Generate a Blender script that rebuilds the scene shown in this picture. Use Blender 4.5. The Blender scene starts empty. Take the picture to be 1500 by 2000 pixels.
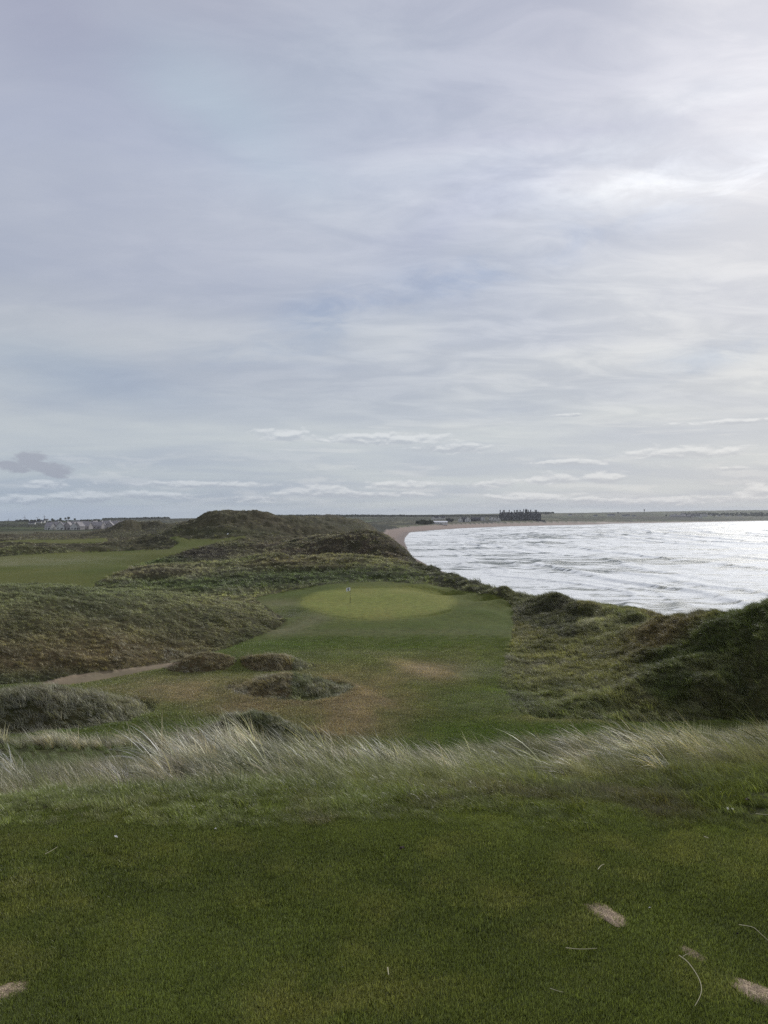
import bpy, bmesh, math, random
import numpy as np
from mathutils import Vector, Matrix
random.seed(7); RNG = np.random.default_rng(11)
sc = bpy.context.scene
R = math.radians
# ------------------------------------------------------------------ camera
CAMZ = 1.7; F = 1500.0; HY = 1003.0          # photo scale: 1500 px wide, focal 1500 px, horizon row
cam_d = bpy.data.cameras.new('camera'); cam = bpy.data.objects.new('camera', cam_d)
sc.collection.objects.link(cam); sc.camera = cam
cam.location = (0, 0, CAMZ); cam.rotation_euler = (R(90), 0, 0)
cam_d.sensor_fit = 'HORIZONTAL'; cam_d.sensor_width = 36; cam_d.lens = 36.0
cam_d.shift_y = (HY - 1000) / 1500.0
cam_d.clip_start = 0.05; cam_d.clip_end = 40000
sc.view_settings.view_transform = 'Standard'; sc.view_settings.look = 'None'
sc.view_settings.exposure = 0; sc.view_settings.gamma = 1
sc.render.resolution_x = 768; sc.render.resolution_y = 1024
sc.cycles.volume_bounces = 1; sc.cycles.max_bounces = 6
sc.cycles.volume_step_rate = 2.0
SUN_AZ, SUN_EL = R(30), R(26)
sc.cycles.use_denoising = False; sc.cycles.denoising_prefilter = 'ACCURATE'; sc.cycles.denoising_input_passes = 'RGB_ALBEDO_NORMAL'; sc.cycles.sample_clamp_indirect = 4

# ------------------------------------------------------------------ node helpers
class NT:
    def __init__(s, nt): s.nt = nt; s.n = nt.nodes; s.l = nt.links
    def new(s, t, **k):
        n = s.n.new(t)
        for a, v in k.items(): setattr(n, a, v)
        return n
    def set(s, sock, v):
        if isinstance(v, bpy.types.NodeSocket): s.l.new(v, sock)
        else: sock.default_value = v
    def m(s, op, a, b=0.0, c=None, clamp=False):
        n = s.new('ShaderNodeMath', operation=op, use_clamp=clamp)
        s.set(n.inputs[0], a); s.set(n.inputs[1], b)
        if c is not None: s.set(n.inputs[2], c)
        return n.outputs[0]
    def v(s, op, a, b=(0, 0, 0)):
        n = s.new('ShaderNodeVectorMath', operation=op)
        s.set(n.inputs[0], a); s.set(n.inputs[1], b)
        return n.outputs[1] if op in ('DOT_PRODUCT', 'LENGTH') else n.outputs[0]
    def comb(s, x, y, z=0.0):
        n = s.new('ShaderNodeCombineXYZ')
        s.set(n.inputs[0], x); s.set(n.inputs[1], y); s.set(n.inputs[2], z); return n.outputs[0]
    def noise(s, vec, scale, detail=4, rough=0.5, dist=0.0, out=0):
        n = s.new('ShaderNodeTexNoise'); s.l.new(vec, n.inputs['Vector'])
        n.inputs['Scale'].default_value = scale; n.inputs['Detail'].default_value = detail
        n.inputs['Roughness'].default_value = rough; n.inputs['Distortion'].default_value = dist
        return n.outputs[out]
    def mix(s, f, a, b, blend='MIX'):
        n = s.new('ShaderNodeMix', data_type='RGBA', blend_type=blend)
        s.set(n.inputs[0], f)
        for sock, v in ((n.inputs[6], a), (n.inputs[7], b)):
            if isinstance(v, tuple) and len(v) == 3: v = (*v, 1)
            s.set(sock, v)
        return n.outputs[2]
    def ramp(s, v, lo, hi, a=0.0, b=1.0, smooth=True):
        n = s.new('ShaderNodeMapRange', interpolation_type='SMOOTHSTEP' if smooth else 'LINEAR')
        s.set(n.inputs[0], v); s.set(n.inputs[1], lo); s.set(n.inputs[2], hi)
        s.set(n.inputs[3], a); s.set(n.inputs[4], b); return n.outputs[0]

# ------------------------------------------------------------------ world: overcast sky
def build_world():
    w = bpy.data.worlds.new('World'); sc.world = w; w.use_nodes = True
    nt = NT(w.node_tree); nt.n.clear()
    out = nt.new('ShaderNodeOutputWorld'); bg = nt.new('ShaderNodeBackground')
    nt.l.new(bg.outputs[0], out.inputs[0])
    tc = nt.new('ShaderNodeTexCoord').outputs['Generated']
    d = nt.v('NORMALIZE', tc)
    sep = nt.new('ShaderNodeSeparateXYZ'); nt.l.new(d, sep.inputs[0]); X, Y, Z = sep.outputs
    az = nt.m('ARCTAN2', X, Y)                 # 0 ahead, + right (radians)
    el = nt.m('ARCSINE', Z)
    def rad(px, py):
        x = px - 750.; y = HY - py
        return math.atan2(x, F), math.atan2(y, math.hypot(x, F))
    # warped angles so that cloud patches get ragged edges
    P = nt.v('MULTIPLY', nt.comb(az, nt.m('MULTIPLY', el, 2.6)), (1, 1, 1))
    wn = nt.noise(P, 3.0, 6, 0.6, out=1)
    wv = nt.new('ShaderNodeSeparateXYZ'); nt.l.new(nt.v('SUBTRACT', wn, (0.5, 0.5, 0.5)), wv.inputs[0])
    azw = nt.m('MULTIPLY_ADD', wv.outputs[0], 0.16, az)
    elw = nt.m('MULTIPLY_ADD', wv.outputs[1], 0.07, el)
    def blob(px, py, rx, ry, rot=0.0):          # radii in photo pixels, rot degrees (+ = rising to the right)
        a0, e0 = rad(px, py); c, s_ = math.cos(R(rot)), math.sin(R(rot))
        da = nt.m('SUBTRACT', azw, a0); de = nt.m('SUBTRACT', elw, e0)
        u = nt.m('ADD', nt.m('MULTIPLY', da, c / (rx / F)), nt.m('MULTIPLY', de, s_ / (rx / F)))
        v = nt.m('ADD', nt.m('MULTIPLY', da, -s_ / (ry / F)), nt.m('MULTIPLY', de, c / (ry / F)))
        q = nt.m('ADD', nt.m('MULTIPLY', u, u), nt.m('MULTIPLY', v, v))
        return nt.m('EXPONENT', nt.m('MULTIPLY', q, -1.0))
    # vertical base gradient
    cr = nt.new('ShaderNodeValToRGB'); nt.l.new(nt.m('DIVIDE', el, R(60), clamp=True), cr.inputs[0])
    e = cr.color_ramp.elements; e[0].position = 0.0; e[0].color = (.43, .49, .545, 1)
    e[1].position = 1.0; e[1].color = (.40, .41, .49, 1)
    for p, c in ((.07, (.47, .525, .575)), (.16, (.52, .56, .60)), (.27, (.49, .535, .61)), (.40, (.52, .56, .65)), (.55, (.50, .525, .61))):
        q = e.new(p); q.color = (*c, 1)
    col = cr.outputs[0]
    # streaky altostratus on a high sheet
    zz = nt.m('ADD', nt.m('MAXIMUM', Z, 0.0), 0.13)
    pl = nt.comb(nt.m('DIVIDE', X, zz), nt.m('DIVIDE', Y, zz))
    mp = nt.new('ShaderNodeMapping'); nt.l.new(pl, mp.inputs[0])
    mp.inputs['Rotation'].default_value = (0, 0, R(-38)); mp.inputs['Scale'].default_value = (0.85, 1.6, 1)
    n1 = nt.noise(mp.outputs[0], 0.8, 7, 0.52, 0.4)
    n2 = nt.noise(mp.outputs[0], 3.4, 8, 0.60, 0.6)
    n3 = nt.noise(P, 1.6, 4, 0.5, 0.2)
    col = nt.mix(nt.ramp(n1, .30, .72), nt.mix(1.0, col, (.87, .895, .955), 'MULTIPLY'), nt.mix(1.0, col, (1.09, 1.085, 1.05), 'MULTIPLY'))
    # left side is duller and more violet, the right brighter
    lf = nt.ramp(az, R(-34), R(12), 1.0, 0.0)
    col = nt.mix(nt.m('MULTIPLY', lf, nt.ramp(el, R(1), R(14))), col, nt.mix(1.0, col, (.86, .865, .885), 'MULTIPLY'))
    # sun glow behind cloud, right
    sd = (math.sin(SUN_AZ) * math.cos(SUN_EL), math.cos(SUN_AZ) * math.cos(SUN_EL), math.sin(SUN_EL))
    dp = nt.m('MAXIMUM', nt.v('DOT_PRODUCT', d, sd), 0.0)
    g1 = nt.m('POWER', dp, 9.0); g2 = nt.m('POWER', dp, 40.0)
    col = nt.mix(nt.m('MULTIPLY', g1, 0.07), col, (.80, .80, .83))
    col = nt.mix(nt.m('MULTIPLY', g2, 0.10), col, (1.05, 1.05, 1.02))
    # fine wisps stronger on the right
    wis = nt.m('MULTIPLY', nt.ramp(n2, .34, .70, -1, 1), nt.ramp(az, R(-22), R(14), 0.3, 1.0))
    wis = nt.m('MULTIPLY', wis, nt.ramp(el, R(3), R(10)))
    col = nt.mix(1.0, col, nt.comb(*[nt.m('MULTIPLY_ADD', wis, k, 1.0) for k in (.115, .10, .075)]), 'MULTIPLY')
    def patch(fac, tint, k=1.0):
        nonlocal col
        f = nt.m('MULTIPLY', fac, k, clamp=True)
        col = nt.mix(f, col, nt.mix(1.0, col, tint, 'MULTIPLY'))
    rag = nt.ramp(nt.noise(P, 9.0, 8, 0.62, 0.5), .38, .62, .25, 1.0)
    def mr(x): return nt.m('MULTIPLY', x, rag)
    BL = (.72, .80, .92)
    patch(mr(blob(650, 618, 120, 34, 6)), BL, .9); patch(mr(blob(880, 545, 150, 34, 14)), BL, .75)
    patch(mr(blob(1080, 470, 180, 40, 14)), BL, .5); patch(mr(blob(520, 690, 170, 30, 4)), BL, .6)
    patch(blob(110, 735, 240, 48, -8), (.74, .82, .93), .7); patch(mr(blob(1380, 700, 230, 28, 13)), BL, .8)
    patch(mr(blob(1330, 415, 190, 45, 8)), (.86, .90, .97), .6)
    patch(blob(880, 430, 190, 50, 24), (.86, .87, .96), .6); patch(blob(330, 520, 330, 120, 0), (.90, .90, .96), .8)
    patch(blob(230, 30, 330, 80, 0), (.88, .87, .91), .8); patch(blob(1050, 275, 330, 16, 2), (.90, .90, .94), .8)
    patch(blob(400, 180, 200, 70, -28), (1.06, 1.13, 1.08), .9); patch(blob(620, 130, 260, 120, 0), (1.03, 1.08, 1.03), .6)
    patch(mr(blob(1420, 325, 420, 44, 0)), (1.44, 1.43, 1.36), .9); patch(mr(blob(1240, 235, 330, 40, 8)), (1.15, 1.15, 1.12), .8)
    patch(blob(1480, 60, 220, 160, 0), (1.16, 1.16, 1.14), .8); patch(blob(850, 325, 420, 30, 2), (1.10, 1.10, 1.08), .7)
    patch(mr(blob(1180, 640, 420, 60, 8)), (1.06, 1.05, 1.04), .8)
    # low broken cloud near the horizon
    def cum(sx, sy, off, det=7):
        q = nt.comb(nt.m('MULTIPLY_ADD', az, sx, off), nt.m('MULTIPLY_ADD', el, sy, off * .3))
        return nt.noise(q, 1.0, det, 0.60, 0.25)
    band = nt.m('MULTIPLY', nt.ramp(el, R(0.0), R(1.2)), nt.ramp(el, R(3.0), R(5.8), 1.0, 0.0))
    a = cum(9, 46, 4.4); a2 = nt.noise(nt.comb(nt.m('MULTIPLY_ADD', az, 9, 4.4), nt.m('MULTIPLY_ADD', el, 46, .3 * 4.4 + .35)), 1.0, 7, 0.6, 0.25)
    cov = nt.m('MULTIPLY', nt.ramp(a, .47, .60), band)
    lit = nt.ramp(nt.m('SUBTRACT', a, a2), -.10, .14)
    col = nt.mix(nt.m('MULTIPLY', cov, .35), col, nt.mix(lit, (.40, .45, .52), (.66, .69, .71)))
    band2 = nt.m('MULTIPLY', nt.ramp(el, R(3.2), R(4.4)), nt.ramp(el, R(6.2), R(7.6), 1.0, 0.0))
    b = cum(5, 60, 11.2); b2 = nt.noise(nt.comb(nt.m('MULTIPLY_ADD', az, 5, 11.2), nt.m('MULTIPLY_ADD', el, 60, .3 * 11.2 + .4)), 1.0, 7, 0.6, 0.25)
    cov2 = nt.m('MULTIPLY', nt.m('MULTIPLY', nt.ramp(b, .51, .62), band2), nt.ramp(az, R(-16), R(-9)))
    lit2 = nt.ramp(nt.m('SUBTRACT', b, b2), -.12, .12)
    col = nt.mix(nt.m('MULTIPLY', cov2, .3), col, nt.mix(lit2, (.42, .46, .52), (.68, .71, .72)))
    # lone dark scrap of cloud on the left
    def puff(px, py, rx, ry, rot=0):
        return blob(px, py, rx, ry, rot)
    bump = nt.noise(P, 26.0, 6, 0.62)
    pf = nt.m('MAXIMUM', nt.m('MAXIMUM', puff(62, 893, 30, 24), puff(120, 915, 34, 20, -12)), nt.m('MAXIMUM', puff(35, 908, 38, 13), puff(85, 905, 44, 14, -12)))
    pf = nt.ramp(nt.m('ADD', pf, nt.m('MULTIPLY_ADD', bump, 1.3, -0.65)), .38, .74)
    col = nt.mix(nt.m('MULTIPLY', pf, .85), col, (.34, .37, .44))
    fn = nt.noise(nt.comb(nt.m('MULTIPLY', az, 34.), nt.m('MULTIPLY', el, 120.)), 1.0, 7, .62, .3)
    fn2 = nt.noise(nt.comb(nt.m('MULTIPLY', az, 34.), nt.m('MULTIPLY_ADD', el, 120., .45)), 1.0, 7, .62, .3)
    acc = None; top = None
    for px, py, rx, ry in ((555,850,55,13),(760,858,140,13),(880,876,90,10),(1340,884,115,12),(1440,823,110,5),(1110,811,34,4),(1120,903,75,7),(1075,936,60,11),(1180,933,42,13),(960,946,44,9),
                           (620,955,62,10),(790,947,80,10),(90,946,42,9),(165,972,65,12),(390,946,150,7),(690,966,160,7),(1030,972,90,10),(1150,976,44,7),(1480,964,34,15),(1425,915,44,5),(1300,976,130,8),(300,968,90,8),(500,975,60,7),(40,975,60,10)):
        a0, e0 = rad(px, py); u = nt.m('MULTIPLY', nt.m('SUBTRACT', az, a0), F / rx); v = nt.m('MULTIPLY', nt.m('SUBTRACT', el, e0), F / ry)
        q = nt.m('EXPONENT', nt.m('MULTIPLY', nt.m('MULTIPLY_ADD', u, u, nt.m('MULTIPLY', v, v)), -.8))
        acc = q if acc is None else nt.m('MAXIMUM', acc, q)
        tq = nt.m('MULTIPLY', q, v); top = tq if top is None else nt.m('ADD', top, tq)
    cm = nt.ramp(nt.m('MULTIPLY_ADD', fn, 1.6, nt.m('SUBTRACT', acc, .8)), .34, .74)
    lt = nt.ramp(nt.m('ADD', nt.m('MULTIPLY', nt.m('SUBTRACT', fn, fn2), 2.2), nt.m('MULTIPLY', top, .8)), -.45, .45)
    col = nt.mix(nt.m('MULTIPLY', cm, .75), col, nt.mix(lt, (.40, .45, .52), (.68, .72, .75)))
    # pale slot right above the sea horizon, duller blue on the far left
    patch(nt.m('MULTIPLY', nt.ramp(az, R(-30), R(2), 1.0, 0.0), nt.ramp(el, R(0), R(5), 1.0, 0.0)), (.78, .84, .92), 1.0)
    # a trace of the clear sky above the cloud
    sky = nt.new('ShaderNodeTexSky', sky_type='NISHITA'); sky.sun_disc = False
    sky.sun_elevation = SUN_EL; sky.sun_rotation = SUN_AZ
    sky.air_density = 1.0; sky.dust_density = 2.0
    col10 = nt.mix(1.0, col, (10.6, 10.45, 10.45), 'MULTIPLY')
    fin = nt.mix(0.95, sky.outputs[0], col10)
    nt.l.new(fin, bg.inputs[0]); bg.inputs[1].default_value = 0.1
    w.cycles.sampling_method = 'MANUAL'; w.cycles.sample_map_resolution = 1024
build_world()

sun_d = bpy.data.lights.new('sun', 'SUN'); sun_d.energy = 2.1; sun_d.angle = R(9); sun_d.color = (1.0, .97, .92)
sun = bpy.data.objects.new('sun', sun_d); sc.collection.objects.link(sun)
_sd = Vector((math.sin(SUN_AZ) * math.cos(SUN_EL), math.cos(SUN_AZ) * math.cos(SUN_EL), math.sin(SUN_EL)))
sun.rotation_euler = (-_sd).to_track_quat('-Z', 'Y').to_euler()

# ------------------------------------------------------------------ object helpers
def tag(o, label=None, cat=None, group=None, kind=None):
    if label: o['label'] = label
    if cat: o['category'] = cat
    if group: o['group'] = group
    if kind: o['kind'] = kind
    return o
def link(o, parent=None):
    sc.collection.objects.link(o)
    if parent is not None: o.parent = parent
    return o
def empty(name, loc=(0, 0, 0), rz=0.0):
    o = bpy.data.objects.new(name, None); o.location = loc; o.rotation_euler = (0, 0, rz)
    o.empty_display_size = 0.2
    return link(o)
def arr_mesh(name, V, Q, mat=None, smooth=True, tri=False):
    V = np.asarray(V, np.float32); Q = np.asarray(Q, np.int32)
    k = Q.shape[1]; me = bpy.data.meshes.new(name)
    me.vertices.add(len(V)); me.vertices.foreach_set('co', V.ravel())
    me.loops.add(Q.size); me.loops.foreach_set('vertex_index', Q.ravel())
    me.polygons.add(len(Q)); me.polygons.foreach_set('loop_start', np.arange(0, Q.size, k, dtype=np.int32))
    me.polygons.foreach_set('loop_total', np.full(len(Q), k, np.int32))
    me.update(calc_edges=True)
    me.polygons.foreach_set('use_smooth', np.full(len(Q), smooth))
    if mat: me.materials.append(mat)
    return me
class MB:
    """collects boxes, prisms and tubes into one mesh object"""
    def __init__(s): s.v = []; s.f = []
    def add(s, vs, fs):
        b = len(s.v); s.v += [tuple(v) for v in vs]; s.f += [tuple(i + b for i in f) for f in fs]; return s
    def box(s, x0, x1, y0, y1, z0, z1):
        return s.add([(x, y, z) for z in (z0, z1) for y in (y0, y1) for x in (x0, x1)],
                     [(0, 2, 3, 1), (4, 5, 7, 6), (0, 1, 5, 4), (1, 3, 7, 5), (3, 2, 6, 7), (2, 0, 4, 6)])
    def prism(s, x0, x1, y0, y1, z0, z1, axis='x'):      # gabled roof, ridge along axis
        if axis == 'x':
            ym = (y0 + y1) / 2
            vs = [(x0, y0, z0), (x0, y1, z0), (x0, ym, z1), (x1, y0, z0), (x1, y1, z0), (x1, ym, z1)]
        else:
            xm = (x0 + x1) / 2
            vs = [(x1, y0, z0), (x0, y0, z0), (xm, y0, z1), (x1, y1, z0), (x0, y1, z0), (xm, y1, z1)]
        return s.add(vs, [(0, 2, 1), (3, 4, 5), (0, 3, 5, 2), (1, 2, 5, 4), (0, 1, 4, 3)])
    def tube(s, pts, rads, n=8, cap=True):
        pts = [Vector(p) for p in pts]; rings = []; b = len(s.v)
        for i, p in enumerate(pts):
            t = (pts[min(i + 1, len(pts) - 1)] - pts[max(i - 1, 0)]).normalized()
            u = t.cross(Vector((0, 0, 1)));
            if u.length < 1e-3: u = t.cross(Vector((0, 1, 0)))
            u.normalize(); w = t.cross(u)
            r = rads[i] if hasattr(rads, '__len__') else rads
            for k in range(n):
                a = 2 * math.pi * k / n; s.v.append(tuple(p + (u * math.cos(a) + w * math.sin(a)) * r))
        for i in range(len(pts) - 1):
            for k in range(n):
                k2 = (k + 1) % n; s.f.append((b + i * n + k, b + i * n + k2, b + (i + 1) * n + k2, b + (i + 1) * n + k))
        if cap:
            s.f.append(tuple(b + k for k in range(n))[::-1]); s.f.append(tuple(b + (len(pts) - 1) * n + k for k in range(n)))
        return s
    def build(s, name, mat, parent=None, smooth=False):
        me = bpy.data.meshes.new(name); me.from_pydata(s.v, [], s.f); me.materials.append(mat)
        bm = bmesh.new(); bm.from_mesh(me); bmesh.ops.recalc_face_normals(bm, faces=bm.faces); bm.to_mesh(me); bm.free()
        if smooth:
            for p in me.polygons: p.use_smooth = True
        return link(bpy.data.objects.new(name, me), parent)
def children(o): return [c for c in bpy.data.objects if c.parent == o]
def copy_tree(o, parent=None, depth=0):
    c = o.copy(); sc.collection.objects.link(c); c.parent = parent
    for ch in KIDS.get(o.name, []): copy_tree(ch, c)
    return c
KIDS = {}
def index_kids():
    KIDS.clear()
    for o in bpy.data.objects:
        if o.parent: KIDS.setdefault(o.parent.name, []).append(o)

def simple_mat(name, col, rough=0.8, nscale=0.0, namt=0.15, emit=None, spec=0.3):
    m = bpy.data.materials.new(name); m.use_nodes = True; nt = NT(m.node_tree)
    b = nt.n['Principled BSDF']; b.inputs['Roughness'].default_value = rough
    b.inputs['Specular IOR Level'].default_value = spec
    if nscale:
        g = nt.new('ShaderNodeNewGeometry').outputs['Position']
        n = nt.noise(g, nscale, 5, 0.6)
        f = nt.ramp(n, .3, .7, 1 - namt, 1 + namt, smooth=False)
        c = nt.mix(1.0, (*col, 1), nt.comb(f, f, f), 'MULTIPLY'); nt.l.new(c, b.inputs['Base Color'])
    else: b.inputs['Base Color'].default_value = (*col, 1)
    return m

# ------------------------------------------------------------------ numpy noise
def _h(ix, iy, seed):
    h = (ix.astype(np.int64) * 374761393 + iy.astype(np.int64) * 668265263 + seed * 974634777) & 0x7fffffff
    h = ((h ^ (h >> 13)) * 1274126177) & 0x7fffffff
    return ((h ^ (h >> 16)) & 0xffff) / 65535.0
def vnoise(x, y, seed=0):
    ix = np.floor(x); iy = np.floor(y); fx = x - ix; fy = y - iy
    fx = fx * fx * fx * (fx * (fx * 6 - 15) + 10); fy = fy * fy * fy * (fy * (fy * 6 - 15) + 10)
    a = _h(ix, iy, seed); b = _h(ix + 1, iy, seed); c = _h(ix, iy + 1, seed); d = _h(ix + 1, iy + 1, seed)
    return (a + (b - a) * fx) * (1 - fy) + (c + (d - c) * fx) * fy
def fbm(x, y, scale, octaves=4, seed=0, gain=.5):
    s = 0; a = 1; t = 0; x = x / scale; y = y / scale
    for o in range(octaves):
        c, n = math.cos(o * 1.3), math.sin(o * 1.3)
        s = s + a * vnoise(x * c - y * n + 17.3 * o, x * n + y * c + 5.1 * o, seed + o); t += a; a *= gain; x = x * 2.03; y = y * 2.03
    return s / t * 2 - 1                       # about -1..1
def sstep(a, b, x):
    t = np.clip((x - a) / (b - a), 0, 1); return t * t * (3 - 2 * t)

# ------------------------------------------------------------------ shoreline (world metres) and sea level
SEA = CAMZ - 25.0
SHORE = np.array([(40, -3000), (48, -400), (64, -60), (64, 50), (60, 90), (54, 120), (45, 174), (37, 240), (29, 300), (22, 360), (17, 431), (16, 500), (17, 560),
                  (18, 680), (22, 798), (34, 1013), (75, 1150), (129, 1293), (250, 1500), (380, 1640), (505, 1770), (560, 1900), (763, 2080), (1340, 2640), (2300, 3300), (4500, 4800), (9000, 7000)], float)
def shore_dist(x, y):
    """signed distance to the waterline, + inland (left of the line)"""
    best = np.full(x.shape, 1e18); sg = np.ones(x.shape)
    for (ax, ay), (bx, by) in zip(SHORE[:-1], SHORE[1:]):
        dx, dy = bx - ax, by - ay; L2 = dx * dx + dy * dy
        t = np.clip(((x - ax) * dx + (y - ay) * dy) / L2, 0, 1)
        qx = x - ax - t * dx; qy = y - ay - t * dy; d2 = qx * qx + qy * qy
        m = d2 < best
        best = np.where(m, d2, best); sg = np.where(m, np.where(dx * qy - dy * qx >= 0, 1., -1.), sg)
    return np.sqrt(best) * sg

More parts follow.
